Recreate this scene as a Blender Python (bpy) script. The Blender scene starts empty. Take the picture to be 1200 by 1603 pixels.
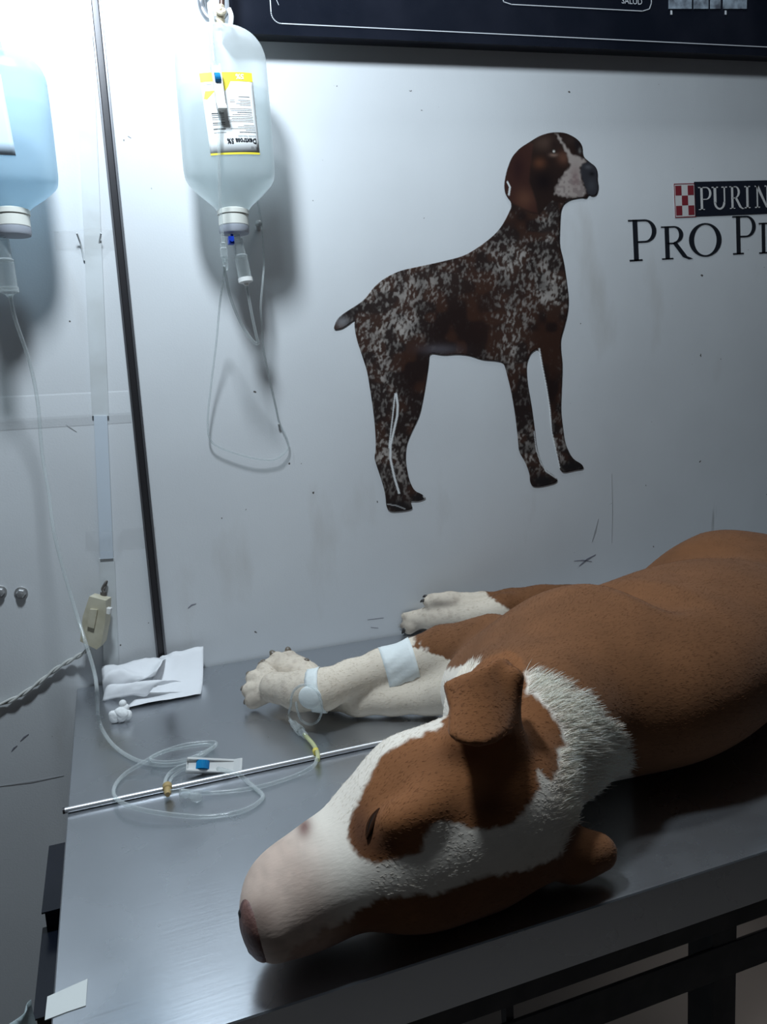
import bpy, bmesh, math, random
import numpy as np
from mathutils import Vector, Matrix
from mathutils.geometry import delaunay_2d_cdt
random.seed(4); rng = np.random.default_rng(7)
C = bpy.context.scene.collection
SC = bpy.context.scene
PI = math.pi
# ------------------------------------------------------------------ measured camera of the place
F_PX = 1210.0; CX, CY = 600.0, 801.5
TZ = 0.90                       # table top height
CAM_H = 0.37                    # eye above the table top
CAM_Y = -2.93 * CAM_H           # back wall is y = 0
_Y = np.array([154 - CX, 640 - CY, F_PX]); _Y /= np.linalg.norm(_Y)
_X = np.array([4084 - CX, 425 - CY, F_PX]); _X /= np.linalg.norm(_X)
_X -= (_X @ _Y) * _Y; _X /= np.linalg.norm(_X)
_Z = np.cross(_X, _Y)
RM = np.stack([_X, _Y, _Z])     # rows: world axes seen by the camera
CAM = np.array([0.0, CAM_Y, TZ + CAM_H])
def ray(px, py): return RM @ np.array([px - CX, py - CY, F_PX])
def T(px, py, z=0.0):           # point at height z above the table top
    d = ray(px, py); return Vector(CAM + d * ((TZ + z - CAM[2]) / d[2]))
def W(px, py, y=0.0):           # point on the plane y (0 = back wall)
    d = ray(px, py); return Vector(CAM + d * ((y - CAM[1]) / d[1]))
def proj(P):                    # world points -> photo coordinates (used to place coat markings)
    q = (np.asarray(P) - CAM) @ RM
    return CX + F_PX * q[:, 0] / q[:, 2], CY + F_PX * q[:, 1] / q[:, 2]

cam_d = bpy.data.cameras.new('camera'); cam = bpy.data.objects.new('camera', cam_d); C.objects.link(cam)
cam_d.sensor_fit = 'HORIZONTAL'; cam_d.sensor_width = 36; cam_d.lens = 36 * F_PX / 1200; cam_d.clip_start = 0.02
m3 = np.stack([RM @ [1, 0, 0], RM @ [0, -1, 0], RM @ [0, 0, -1]], axis=1)
mw = Matrix([list(m3[i]) + [CAM[i]] for i in range(3)] + [[0, 0, 0, 1]])
cam.matrix_world = mw; SC.camera = cam

# ------------------------------------------------------------------ helpers
def srgb(r, g, b):
    f = lambda c: (c / 255 / 12.92) if c / 255 <= .04045 else ((c / 255 + .055) / 1.055) ** 2.4
    return (f(r), f(g), f(b), 1)
def mat(name, col, rough=.5, metal=0, spec=.5, bump=None, var=None, alpha=1, coat=0, sheen=0):
    m = bpy.data.materials.new(name); m.use_nodes = True
    nt = m.node_tree; p = nt.nodes['Principled BSDF']
    p.inputs['Base Color'].default_value = col; p.inputs['Roughness'].default_value = rough
    p.inputs['Metallic'].default_value = metal; p.inputs['Specular IOR Level'].default_value = spec
    p.inputs['Coat Weight'].default_value = coat; p.inputs['Sheen Weight'].default_value = sheen
    p.inputs['Alpha'].default_value = alpha
    co = nt.nodes.new('ShaderNodeTexCoord')
    if bump:
        n = nt.nodes.new('ShaderNodeTexNoise'); n.inputs['Scale'].default_value = bump[0]; n.inputs['Detail'].default_value = 4
        b = nt.nodes.new('ShaderNodeBump'); b.inputs['Strength'].default_value = bump[1]; b.inputs['Distance'].default_value = bump[2]
        nt.links.new(co.outputs['Object'], n.inputs['Vector']); nt.links.new(n.outputs['Fac'], b.inputs['Height'])
        nt.links.new(b.outputs['Normal'], p.inputs['Normal'])
    if var:
        n = nt.nodes.new('ShaderNodeTexNoise'); n.inputs['Scale'].default_value = var[0]; n.inputs['Detail'].default_value = 5
        x = nt.nodes.new('ShaderNodeMix'); x.data_type = 'RGBA'
        x.inputs['A'].default_value = col; x.inputs['B'].default_value = var[1]
        r = nt.nodes.new('ShaderNodeMapRange'); r.inputs['From Min'].default_value = .4; r.inputs['From Max'].default_value = .65
        nt.links.new(co.outputs['Object'], n.inputs['Vector']); nt.links.new(n.outputs['Fac'], r.inputs['Value'])
        nt.links.new(r.outputs['Result'], x.inputs['Factor']); nt.links.new(x.outputs['Result'], p.inputs['Base Color'])
    return m
def clear(name, tint, trans, rough=.15, gloss=.9, through=0, edge=.45):
    """thin clear plastic: mostly lets light through, plus a diffuse haze and gloss"""
    m = bpy.data.materials.new(name); m.use_nodes = True; nt = m.node_tree
    p = nt.nodes['Principled BSDF']; out = nt.nodes['Material Output']
    p.inputs['Base Color'].default_value = tint; p.inputs['Roughness'].default_value = rough; p.inputs['Specular IOR Level'].default_value = gloss
    t = nt.nodes.new('ShaderNodeBsdfTransparent'); t.inputs['Color'].default_value = (.5 + tint[0] / 2, .5 + tint[1] / 2, .5 + tint[2] / 2, 1)
    x = nt.nodes.new('ShaderNodeMixShader')
    lw = nt.nodes.new('ShaderNodeLayerWeight'); lw.inputs['Blend'].default_value = .35
    r = nt.nodes.new('ShaderNodeMapRange'); r.inputs['To Min'].default_value = 1 - trans; r.inputs['To Max'].default_value = min(1, 1 + edge - trans)
    nt.links.new(lw.outputs['Facing'], r.inputs['Value']); nt.links.new(r.outputs['Result'], x.inputs['Fac'])
    nt.links.new(t.outputs[0], x.inputs[1]); sh = p.outputs[0]
    if through:
        tl_ = nt.nodes.new('ShaderNodeBsdfTranslucent'); tl_.inputs['Color'].default_value = tint; mx = nt.nodes.new('ShaderNodeMixShader'); mx.inputs['Fac'].default_value = through
        nt.links.new(sh, mx.inputs[1]); nt.links.new(tl_.outputs[0], mx.inputs[2]); sh = mx.outputs[0]
    nt.links.new(sh, x.inputs[2]); nt.links.new(x.outputs[0], out.inputs['Surface'])
    return m
def link(name, me, mats=None, parent=None, smooth=True):
    o = bpy.data.objects.new(name, me); C.objects.link(o)
    for m in (mats if isinstance(mats, (list, tuple)) else [mats] if mats else []): me.materials.append(m)
    if smooth: me.polygons.foreach_set('use_smooth', [True] * len(me.polygons))
    if parent: o.parent = parent; o.matrix_parent_inverse = Matrix.Translation(-parent.location)
    return o
def obj(name, bm, m, parent=None, smooth=False, bevel=0, auto=None):
    if bevel:
        es = [e for e in bm.edges if len(e.link_faces) == 2 and e.calc_face_angle(0) > .6]
        bmesh.ops.bevel(bm, geom=es, offset=bevel, segments=3, affect='EDGES', profile=.7, clamp_overlap=True)
    bmesh.ops.recalc_face_normals(bm, faces=bm.faces)
    me = bpy.data.meshes.new(name); bm.to_mesh(me); bm.free()
    o = link(name, me, m, parent, smooth)
    if smooth or bevel:
        me.polygons.foreach_set('use_smooth', [True] * len(me.polygons))
        try: me.set_sharp_from_angle(angle=auto or .7)
        except Exception: pass
    return o
def tag(o, label=None, cat=None, group=None, kind=None):
    if label: o['label'] = label
    if cat: o['category'] = cat
    if group: o['group'] = group
    if kind: o['kind'] = kind
    return o
def thing(name, loc, label, cat, group=None):
    o = bpy.data.objects.new(name, None); C.objects.link(o); o.location = loc; o.empty_display_size = .02
    return tag(o, label, cat, group)
def box(bm, x0, x1, y0, y1, z0, z1, M=None):
    r = bmesh.ops.create_cube(bm, size=1)
    for v in r['verts']:
        v.co = Vector(((x0 + x1) / 2 + v.co.x * (x1 - x0), (y0 + y1) / 2 + v.co.y * (y1 - y0), (z0 + z1) / 2 + v.co.z * (z1 - z0)))
        if M: v.co = M @ v.co
    return r['verts']
def catmull(P, n=8):
    P = [Vector(p) for p in P]; out = []
    for i in range(len(P) - 1):
        a, b, c, d = P[max(i - 1, 0)], P[i], P[i + 1], P[min(i + 2, len(P) - 1)]
        for k in range(n):
            t = k / n
            out.append(.5 * (2 * b + (c - a) * t + (2 * a - 5 * b + 4 * c - d) * t * t + (3 * b - a - 3 * c + d) * t ** 3))
    out.append(P[-1]); return out
def tube(bm, P, r, seg=10, n=8, smooth=True, cap=True):
    pts = catmull(P, n) if smooth else [Vector(p) for p in P]
    rad = r if callable(r) else (lambda t: r)
    up = None; rings = []
    for i, p in enumerate(pts):
        t = (pts[min(i + 1, len(pts) - 1)] - pts[max(i - 1, 0)]).normalized()
        if up is None: up = t.orthogonal().normalized()
        up = (up - t * up.dot(t)).normalized(); s = t.cross(up)
        R = rad(i / (len(pts) - 1))
        rings.append([bm.verts.new(p + (up * math.cos(a) + s * math.sin(a)) * R) for a in [2 * PI * k / seg for k in range(seg)]])
    for a, b in zip(rings, rings[1:]):
        for k in range(seg): bm.faces.new((a[k], a[(k + 1) % seg], b[(k + 1) % seg], b[k]))
    if cap: bm.faces.new(rings[0][::-1]); bm.faces.new(rings[-1])
def cyl(bm, a, b, ra, rb=None, seg=20): tube(bm, [a, b], lambda t: ra + ((ra if rb is None else rb) - ra) * t, seg, 1, False)
def lathe(bm, prof, M, seg=28):            # prof: (radius, height) list around local z of M
    rings = []
    for r, z in prof: rings.append([bm.verts.new(M @ Vector((r * math.cos(a), r * math.sin(a), z))) for a in [2 * PI * k / seg for k in range(seg)]])
    for a, b in zip(rings, rings[1:]):
        for k in range(seg): bm.faces.new((a[k], a[(k + 1) % seg], b[(k + 1) % seg], b[k]))
    bm.faces.new(rings[0][::-1]); bm.faces.new(rings[-1])
def prism(bm, pts, off):                   # closed polygon extruded by vector
    a = [bm.verts.new(p) for p in pts]; b = [bm.verts.new(Vector(p) + off) for p in pts]
    n = len(a); bm.faces.new(a); bm.faces.new(b[::-1])
    for i in range(n): bm.faces.new((a[i], b[i], b[(i + 1) % n], a[(i + 1) % n]))
def frame(origin, z, x=None):
    z = Vector(z).normalized(); x = Vector(x) if x is not None else z.orthogonal()
    x = (x - z * x.dot(z)).normalized(); y = z.cross(x)
    M = Matrix((x, y, z)).transposed().to_4x4(); M.translation = Vector(origin); return M
def text_mesh(s, size, shear=0, bold=0):
    cu = bpy.data.curves.new('t', 'FONT'); cu.body = s; cu.size = size; cu.offset = bold; cu.shear = shear; cu.resolution_u = 3
    o = bpy.data.objects.new('t', cu); C.objects.link(o)
    dg = bpy.context.evaluated_depsgraph_get(); me = bpy.data.meshes.new_from_object(o.evaluated_get(dg))
    V = [v.co.copy() for v in me.vertices]; Fc = [list(p.vertices) for p in me.polygons]
    bpy.data.objects.remove(o); bpy.data.curves.remove(cu); bpy.data.meshes.remove(me)
    return V, Fc
# numpy value noise -------------------------------------------------------------
_perm = np.random.default_rng(3).random(8192).astype(np.float32)
def _h(i, j, k): return _perm[(i * 374761 + j * 668265 + k * 974711) % 8192]
def vnoise(x, y, z=None):
    x = np.asarray(x, float); y = np.asarray(y, float); z = np.zeros_like(x) if z is None else np.asarray(z, float)
    i, j, k = np.floor(x).astype(int), np.floor(y).astype(int), np.floor(z).astype(int)
    u, v, w = x - i, y - j, z - k
    u, v, w = [t * t * (3 - 2 * t) for t in (u, v, w)]
    r = 0
    for a in (0, 1):
        for b in (0, 1):
            for c in (0, 1):
                r = r + _h(i + a, j + b, k + c) * (u if a else 1 - u) * (v if b else 1 - v) * (w if c else 1 - w)
    return r
def sstep(a, b, x): t = np.clip((x - a) / (b - a), 0, 1); return t * t * (3 - 2 * t)
def poly_sd(px, py, poly):      # signed distance to polygon (negative inside)
    P = np.asarray(poly, float); d = np.full(px.shape, 1e9); ins = np.zeros(px.shape, bool)
    for (x0, y0), (x1, y1) in zip(P, np.roll(P, -1, 0)):
        ex, ey = x1 - x0, y1 - y0; wx, wy = px - x0, py - y0
        t = np.clip((wx * ex + wy * ey) / (ex * ex + ey * ey + 1e-12), 0, 1)
        d = np.minimum(d, np.hypot(wx - ex * t, wy - ey * t))
        if y1 != y0: ins ^= ((y0 > py) != (y1 > py)) & (px < ex * (py - y0) / (y1 - y0) + x0)
    return np.where(ins, -d, d)
def set_cols(me, cols):
    a = me.color_attributes.new('coat', 'FLOAT_COLOR', 'POINT')
    rgba = np.ones((len(me.vertices), 4), np.float32); rgba[:, :3] = cols
    a.data.foreach_set('color', rgba.ravel())

# ------------------------------------------------------------------ materials
def wall_material():
    m = bpy.data.materials.new('wall_paint'); m.use_nodes = True; nt = m.node_tree; L = nt.links.new
    p = nt.nodes['Principled BSDF']; p.inputs['Roughness'].default_value = .38; p.inputs['Specular IOR Level'].default_value = .35
    co = nt.nodes.new('ShaderNodeTexCoord')
    def noise(sc, det, stretch=None, rough=.5):
        n = nt.nodes.new('ShaderNodeTexNoise'); n.inputs['Scale'].default_value = sc; n.inputs['Detail'].default_value = det; n.inputs['Roughness'].default_value = rough
        if stretch:
            mp = nt.nodes.new('ShaderNodeMapping'); mp.inputs['Scale'].default_value = stretch
            L(co.outputs['Object'], mp.inputs['Vector']); L(mp.outputs[0], n.inputs['Vector'])
        else: L(co.outputs['Object'], n.inputs['Vector'])
        return n
    def ramp(src, a, b):
        r = nt.nodes.new('ShaderNodeMapRange'); r.inputs['From Min'].default_value = a; r.inputs['From Max'].default_value = b; L(src, r.inputs['Value']); return r
    def mix(f, a, b):
        x = nt.nodes.new('ShaderNodeMix'); x.data_type = 'RGBA'; L(f, x.inputs['Factor'])
        if isinstance(a, tuple): x.inputs['A'].default_value = a
        else: L(a, x.inputs['A'])
        x.inputs['B'].default_value = b; return x.outputs['Result']
    c = mix(ramp(noise(3, 6).outputs['Fac'], .42, .75).outputs[0], (.68, .70, .715, 1), (.60, .615, .63, 1))
    c = mix(ramp(noise(5, 6, (1.5, 1, .5)).outputs['Fac'], .62, .8).outputs[0], c, (.5, .49, .47, 1))      # grime drifts
    c = mix(ramp(noise(70, 2).outputs['Fac'], .745, .765).outputs[0], c, (.10, .09, .085, 1))               # paint chips
    c = mix(ramp(noise(38, 3, (1, 1, .12)).outputs['Fac'], .73, .80).outputs[0], c, (.42, .42, .42, 1))     # runs
    L(c, p.inputs['Base Color'])
    b = nt.nodes.new('ShaderNodeBump'); b.inputs['Strength'].default_value = .22; b.inputs['Distance'].default_value = .0012
    L(noise(16, 4, (1.6, 1, .6)).outputs['Fac'], b.inputs['Height'])
    b2 = nt.nodes.new('ShaderNodeBump'); b2.inputs['Strength'].default_value = .12; b2.inputs['Distance'].default_value = .001
    L(noise(420, 3).outputs['Fac'], b2.inputs['Height']); L(b.outputs[0], b2.inputs['Normal']); L(b2.outputs[0], p.inputs['Normal'])
    return m
def steel_material():
    m = bpy.data.materials.new('brushed_steel'); m.use_nodes = True; nt = m.node_tree; L = nt.links.new
    p = nt.nodes['Principled BSDF']; p.inputs['Metallic'].default_value = .92
    p.inputs['Base Color'].default_value = (.52, .54, .57, 1)
    co = nt.nodes.new('ShaderNodeTexCoord')
    mp = nt.nodes.new('ShaderNodeMapping'); mp.inputs['Scale'].default_value = (.06, 1, 1); L(co.outputs['Object'], mp.inputs['Vector'])
    n = nt.nodes.new('ShaderNodeTexNoise'); n.inputs['Scale'].default_value = 320; n.inputs['Detail'].default_value = 4; L(mp.outputs[0], n.inputs['Vector'])
    n2 = nt.nodes.new('ShaderNodeTexNoise'); n2.inputs['Scale'].default_value = 7; n2.inputs['Detail'].default_value = 5; L(co.outputs['Object'], n2.inputs['Vector'])
    r = nt.nodes.new('ShaderNodeMapRange'); r.inputs['From Min'].default_value = .3; r.inputs['From Max'].default_value = .7
    r.inputs['To Min'].default_value = .20; r.inputs['To Max'].default_value = .34; L(n2.outputs['Fac'], r.inputs['Value']); L(r.outputs[0], p.inputs['Roughness'])
    b = nt.nodes.new('ShaderNodeBump'); b.inputs['Strength'].default_value = .06; b.inputs['Distance'].default_value = .001; L(n.outputs['Fac'], b.inputs['Height'])
    n3 = nt.nodes.new('ShaderNodeTexNoise'); n3.inputs['Scale'].default_value = 5; n3.inputs['Detail'].default_value = 2; L(co.outputs['Object'], n3.inputs['Vector'])
    b3 = nt.nodes.new('ShaderNodeBump'); b3.inputs['Strength'].default_value = .12; b3.inputs['Distance'].default_value = .01; L(n3.outputs['Fac'], b3.inputs['Height'])
    L(b.outputs[0], b3.inputs['Normal']); L(b3.outputs[0], p.inputs['Normal'])
    return m
M_wall = wall_material(); M_steel = steel_material()
M_rod = mat('polished_rod', (.72, .73, .75, 1), .34, .8)
M_dark = mat('dark_frame_paint', (.025, .026, .03, 1), .45, .2, var=(30, (.05, .048, .05, 1)))
M_black = mat('black_gloss_board', (.006, .008, .014, 1), .22, 0, .4, var=(9, (.012, .014, .022, 1)))
M_white = mat('white_plastic', (.78, .78, .76, 1), .35, bump=(80, .05, .001))
M_ivory = mat('ivory_plastic', (.62, .58, .45, 1), .4, var=(40, (.5, .46, .34, 1)))
M_paper = mat('white_paper', (.82, .83, .85, 1), .8, spec=.2, bump=(60, .25, .002))
M_cotton = mat('cotton', (.85, .86, .86, 1), .95, spec=.1, bump=(120, .8, .003))
M_tape = mat('white_cloth_tape', (.76, .80, .785, 1), .6, spec=.3, bump=(260, .3, .001))
M_blue = mat('blue_plastic', (.01, .20, .48, 1), .3, var=(60, (.01, .26, .55, 1)))
M_cap = mat('ribbed_cap_plastic', (.72, .72, .66, 1), .45, bump=(60, .1, .001))
M_grey = mat('grey_rubber', (.36, .38, .43, 1), .6, bump=(60, .1, .001))
M_pole = mat('dark_metal_strip', (.035, .033, .036, 1), .4, .4, bump=(40, .1, .001))
M_poleedge = mat('bright_strip_edge', (.16, .16, .17, 1), .4, .7, bump=(40, .1, .001))
M_conduit = mat('painted_conduit', (.62, .65, .66, 1), .4, bump=(50, .2, .001), var=(18, (.55, .57, .57, 1)))
M_bolt = mat('zinc_bolt', (.5, .5, .5, 1), .4, .7, bump=(200, .2, .001))
M_clear = clear('clear_tubing', (.80, .84, .84, 1), .89, .08)
M_yellow = clear('yellowed_tubing', (.72, .74, .42, 1), .55, .12)
M_film = clear('clear_sticky_tape', (.96, .96, .96, 1), .985, .25, .3, 0, .03)
M_chamber = clear('drip_chamber_plastic', (.74, .78, .78, 1), .92, .06)
M_bottle = clear('milky_bottle_plastic', (.93, .96, .96, 1), .64, .25, .6, .7, .3)
M_bluebottle = clear('bluish_bottle_plastic', (.66, .83, .94, 1), .62, .25, .6, .6, .3)
M_liquid = clear('clear_solution', (.86, .91, .92, 1), .86, .1, .4, .6, .2)
M_label = mat('label_paper', (.85, .86, .85, 1), .45, bump=(80, .05, .001))
M_lyellow = mat('label_yellow', (.80, .66, .05, 1), .45, bump=(80, .05, .001))
M_ink = mat('black_ink', (.012, .014, .02, 1), .45, bump=(80, .05, .001))
M_inkgrey = mat('grey_ink', (.22, .22, .22, 1), .5, bump=(80, .05, .001))
M_red = mat('red_vinyl', (.21, .025, .035, 1), .4, bump=(80, .05, .001))
M_vinylwhite = mat('pale_vinyl', (.62, .61, .60, 1), .4, bump=(80, .05, .001))
M_twine = mat('beige_gauze_tie', (.55, .48, .36, 1), .9, bump=(300, .8, .002))
M_hook = mat('grey_hook_metal', (.4, .42, .45, 1), .35, .7, bump=(60, .1, .001))
M_brownrod = mat('brown_hook_metal', (.10, .06, .05, 1), .4, .5, bump=(60, .1, .001))
M_plastic = clear('thin_plastic_sheet', (.62, .74, .76, 1), .45, .2)
M_line = mat('white_print_line', (.55, .57, .60, 1), .5, bump=(80, .05, .001))

# ------------------------------------------------------------------ the room
def struct(name, x0, x1, y0, y1, z0, z1, m):
    bm = bmesh.new(); box(bm, x0, x1, y0, y1, z0, z1); return tag(obj(name, bm, m), kind='structure')
M_floor = mat('floor_tiles', (.30, .26, .23, 1), .5, var=(6, (.24, .21, .19, 1)))
M_room = mat('room_paint', (.10, .10, .105, 1), .7, var=(3, (.08, .08, .085, 1)))
struct('floor', -1.3, 2.6, -2.6, 0, -.1, 0, M_floor)
struct('wall_back', -1.3, 2.6, 0, .1, 0, 2.5, M_wall)
struct('wall_left', -1.4, -1.3, -2.6, .1, 0, 2.5, M_room)
struct('wall_right', 2.6, 2.7, -2.6, .1, 0, 2.5, M_room)
struct('wall_front', -1.3, 2.6, -2.7, -2.6, 0, 2.5, M_room)
struct('ceiling', -1.3, 2.6, -2.6, 0, 2.5, 2.6, M_room)

# lamp above the picture, left
def lamp(name, loc, aim, power, sx, sy, col):
    l = bpy.data.lights.new(name, 'AREA'); l.shape = 'RECTANGLE'; l.size = sx; l.size_y = sy; l.energy = power; l.color = col
    o = bpy.data.objects.new(name, l); C.objects.link(o); o.location = loc
    o.rotation_euler = (Vector(aim) - Vector(loc)).to_track_quat('-Z', 'Y').to_euler(); return o
LAMP = Vector((.03, -.45, TZ + 1.10))
pl = bpy.data.lights.new('ceiling_lamp', 'POINT'); pl.energy = 27; pl.shadow_soft_size = .055; pl.color = (.78, .90, 1.0)
po = bpy.data.objects.new('ceiling_lamp', pl); C.objects.link(po); po.location = LAMP
lamp('right_fill_light', (.75, -.20, 2.46), (.75, -.12, 0), 2.8, .5, .12, (.86, .94, 1.0))  # added area fill that lifts the right side of the wall
ul = bpy.data.lights.new('under_table_fill', 'POINT'); ul.energy = .35; ul.shadow_soft_size = .05; ul.color = (1, .9, .84)  # added point fill so the gaps below the tabletop look lit
uo = bpy.data.objects.new('under_table_fill', ul); C.objects.link(uo); uo.location = (1.0, -.25, .5)
w = bpy.data.worlds.new('world'); SC.world = w; w.use_nodes = True
w.node_tree.nodes['Background'].inputs[0].default_value = (.6, .7, .8, 1); w.node_tree.nodes['Background'].inputs[1].default_value = .02

# ------------------------------------------------------------------ wall fittings
# dark metal strip
st = thing('metal_strip', W(247, 1040), 'dark vertical metal strip on the wall left of the hanging bottle', 'strip')
x = W(200, 500).x
bm = bmesh.new(); box(bm, x - .0052, x + .0028, -.008, -.0005, TZ + .001, TZ + 1.2); obj('strip_body', bm, M_pole, st, bevel=.0015)
bm = bmesh.new(); box(bm, x + .0028, x + .0058, -.012, -.0005, TZ + .001, TZ + 1.2); obj('strip_lip', bm, M_poleedge, st, bevel=.001)
bm = bmesh.new(); box(bm, x - .0075, x - .0052, -.0095, -.0005, TZ + .001, TZ + 1.2); obj('strip_lip', bm, M_poleedge, st, bevel=.0008)
# pale conduit, upper flat cover and lower run
a, b = W(126, -60), W(176, 1080)
cd = thing('cable_conduit', b, 'pale painted cable conduit running down the wall beside the dark strip', 'conduit')
def strip_between(bm, a, b, w0, t0):
    d = (b - a).normalized(); s = Vector((d.z, 0, -d.x)); n = Vector((0, -1, 0))
    vs = [a + s * w0 / 2, b + s * w0 / 2, b - s * w0 / 2, a - s * w0 / 2]
    prism(bm, [v + n * .0004 for v in vs], n * t0)
mid1, mid2 = a.lerp(b, .595), a.lerp(b, .80)
bm = bmesh.new(); strip_between(bm, a, mid1, .0205, .0042); obj('conduit_cover', bm, M_conduit, cd, bevel=.0015)
bm = bmesh.new(); strip_between(bm, mid1, mid2, .0165, .0062); obj('conduit_cover', bm, mat('bluish_conduit', (.58, .64, .70, 1), .35, bump=(50, .2, .001)), cd, bevel=.0015)
bm = bmesh.new(); strip_between(bm, mid2, b + (a - b).normalized() * ((TZ + .0015 - b.z) / (a - b).normalized().z), .0195, .0040); obj('conduit_cover', bm, M_conduit, cd, bevel=.0015)
def film(name, px, label, crease):
    o = thing(name, W(*px[0]), label, 'tape')
    bm = bmesh.new(); n = len(px)
    # gentle bridge over the conduit
    def yy(P):
        d = abs(P.x - a.lerp(b, (a.z - P.z) / (a.z - b.z)).x); return -.0008 - .0105 * max(0, 1 - max(0, d - .009) / .012)
    P0, P1, P2, P3 = [W(*q) for q in px]; N = 24; grid = []
    for i in range(N + 1):
        row = []
        for j in range(4):
            u, v = i / N, j / 3
            p = (P0.lerp(P1, u)).lerp(P3.lerp(P2, u), v); p.y = yy(p); row.append(bm.verts.new(p))
        grid.append(row)
    for i in range(N):
        for j in range(3): bm.faces.new((grid[i][j], grid[i + 1][j], grid[i + 1][j + 1], grid[i][j + 1]))
    f = obj('tape_film', bm, M_film, o, smooth=True)
    s = f.modifiers.new('thick', 'SOLIDIFY'); s.thickness = .0003
    for q in crease:
        bm = bmesh.new(); tube(bm, [W(*c, -.0125 if k == 0 else -.002) for k, c in enumerate(q)], .0011, 6, 3); obj('tape_fold', bm, M_conduit, o, smooth=True)
film('clear_tape', [(84, 362), (180, 360), (180, 392), (88, 392)], 'upper piece of clear tape holding the conduit, with folded edges', [((120, 365), (127, 385), (132, 408)), ((158, 365), (154, 385), (149, 403))])
film('clear_tape', [(134, 832), (244, 824), (240, 858), (134, 862)], 'lower piece of clear tape across the conduit above the ivory switch', [])
# low bump left of the strip, shaped to shade as a soft dark band
zl = W(100, 655).z; xr = x - .0085
bm = bmesh.new(); prism(bm, [(xr, .0004, zl - .013), (xr, -.0003, zl - .010), (xr, -.0013, zl), (xr, -.0014, zl + .003), (xr, -.0003, zl + .030), (xr, .0004, zl + .034)], Vector((-.9, 0, .0)))
tag(obj('shade_bump_1', bm, M_wall, smooth=False), kind='structure')
# bolts
def bolt(px, py, label, r=.0065):
    P = W(px, py); t = thing('wall_bolt', P, label, 'bolt', 'bolt heads low on the left wall')
    bm = bmesh.new(); lathe(bm, [(r * 1.25, 0), (r * 1.25, .0012), (r * 1.2, .0016)], frame(P, (0, -1, 0))); obj('washer', bm, M_bolt, t, smooth=True, auto=.6)
    bm = bmesh.new(); lathe(bm, [(r * .92, .0015), (r * .92, .0055), (r * .7, .0072), (r * .2, .0078)], frame(P, (0, -1, 0)), 6); obj('bolt_head', bm, M_bolt, t)
bolt(33, 928, 'zinc bolt head on the wall nearest the ivory switch')
bolt(0, 926, 'zinc bolt head at the left picture edge, half cut off')
# small pegs
def peg(px, py, label, r, l):
    P = W(px, py); bm = bmesh.new(); lathe(bm, [(r * .7, 0), (r * .7, l * .7), (r, l * .72), (r, l), (r * .4, l * 1.05)], frame(P, (-.15, -1, .1)), 14)
    tag(obj('wall_peg', bm, M_bolt, smooth=True), label, 'peg')
peg(404, 358, 'short metal peg in the wall right of the bottle neck', .0045, .022)
peg(436, 665, 'tiny nail in the wall where the thin tube loop bends', .0017, .006)

M_scuff = mat('dark_scuff', (.22, .22, .26, 1), .6, bump=(60, .1, .001)); M_joint = mat('grey_joint_line', (.42, .43, .44, 1), .6, bump=(60, .1, .001))  # second one is plain grey for panel joints and faint marks
wb = bpy.data.objects['wall_back']
def scuff(pts, wd, m=None):
    bm = bmesh.new(); P = [W(*q, -.0002) for q in pts]
    for k, (p, q) in enumerate(zip(P, P[1:])):
        dd = (q - p).normalized(); s = Vector((-dd.z, 0, dd.x)) * wd / 2; a_, b_ = (.3 if k == 0 else 1), (.3 if k == len(P) - 2 else 1)
        prism(bm, [p + s * a_, q + s * b_, q - s * b_, p - s * a_], Vector((0, -.0003, 0)))
    obj('scuff_mark', bm, m or M_scuff, wb)
scuff([(957, 742), (958, 800), (957, 850)], .0012, M_joint); scuff([(936, 812), (931, 832), (926, 848)], .003, M_joint); scuff([(906, 886), (918, 876), (932, 868)], .003); scuff([(898, 878), (912, 877), (926, 879)], .0016)
scuff([(18, 1176), (22, 1171), (27, 1167)], .002); scuff([(32, 1160), (38, 1154), (45, 1149)], .002); scuff([(97, 660), (108, 668), (120, 676)], .0014, M_joint); scuff([(-10, 1232), (50, 1224), (100, 1214)], .0022, M_joint)
scuff([(200, 213), (205, 216)], .0018); scuff([(294, 952), (300, 947), (307, 945)], .0016); scuff([(575, 970), (600, 967)], .0012); scuff([(580, 982), (592, 983)], .0012)
# ------------------------------------------------------------------ board along the top
yb = -.028
c0, c1 = W(357, 47.5, yb), W(1200, 85, yb)
sl = (c1.z - c0.z) / (c1.x - c0.x)
bx0, bx1 = c0.x, c0.x + 1.75
def BZ(x): return c0.z + (x - c0.x) * sl
bd = thing('wall_board', (bx0 + .6, 0, BZ(bx0 + .6)), 'glossy black printed board hung across the top of the wall', 'board')
def quad_board(bm, xa, xb, za, zb, y0, y1):   # za/zb above lower edge
    pts = [(xa, y0, BZ(xa) + za), (xb, y0, BZ(xb) + za), (xb, y0, BZ(xb) + zb), (xa, y0, BZ(xa) + zb)]
    prism(bm, [Vector(p) for p in pts], Vector((0, y1 - y0, 0)))
bm = bmesh.new(); quad_board(bm, bx0, bx1, .0, .55, yb, -.0008); obj('panel', bm, M_black, bd, bevel=.002)
bm = bmesh.new(); quad_board(bm, bx0, bx1, -.004, .003, yb - .003, yb + .004); obj('lower_rim', bm, M_black, bd, bevel=.0015)
bm = bmesh.new(); quad_board(bm, bx0 - .004, bx0 + .003, -.004, .55, yb - .004, -.0009); obj('side_rim', bm, M_hook, bd, bevel=.0015)
def bline(bm, pts, wd=.0012):
    for p, q in zip(pts, pts[1:]):
        p, q = Vector(p), Vector(q); d = (q - p).normalized(); s = Vector((-d.z, 0, d.x)) * wd / 2; e = d * wd * .3
        prism(bm, [p - e + s, q + e + s, q + e - s, p - e - s], Vector((0, -.0004, 0)))
def bpt(px, py, dy=0): return W(px, py, yb - .0004 - dy)
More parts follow.
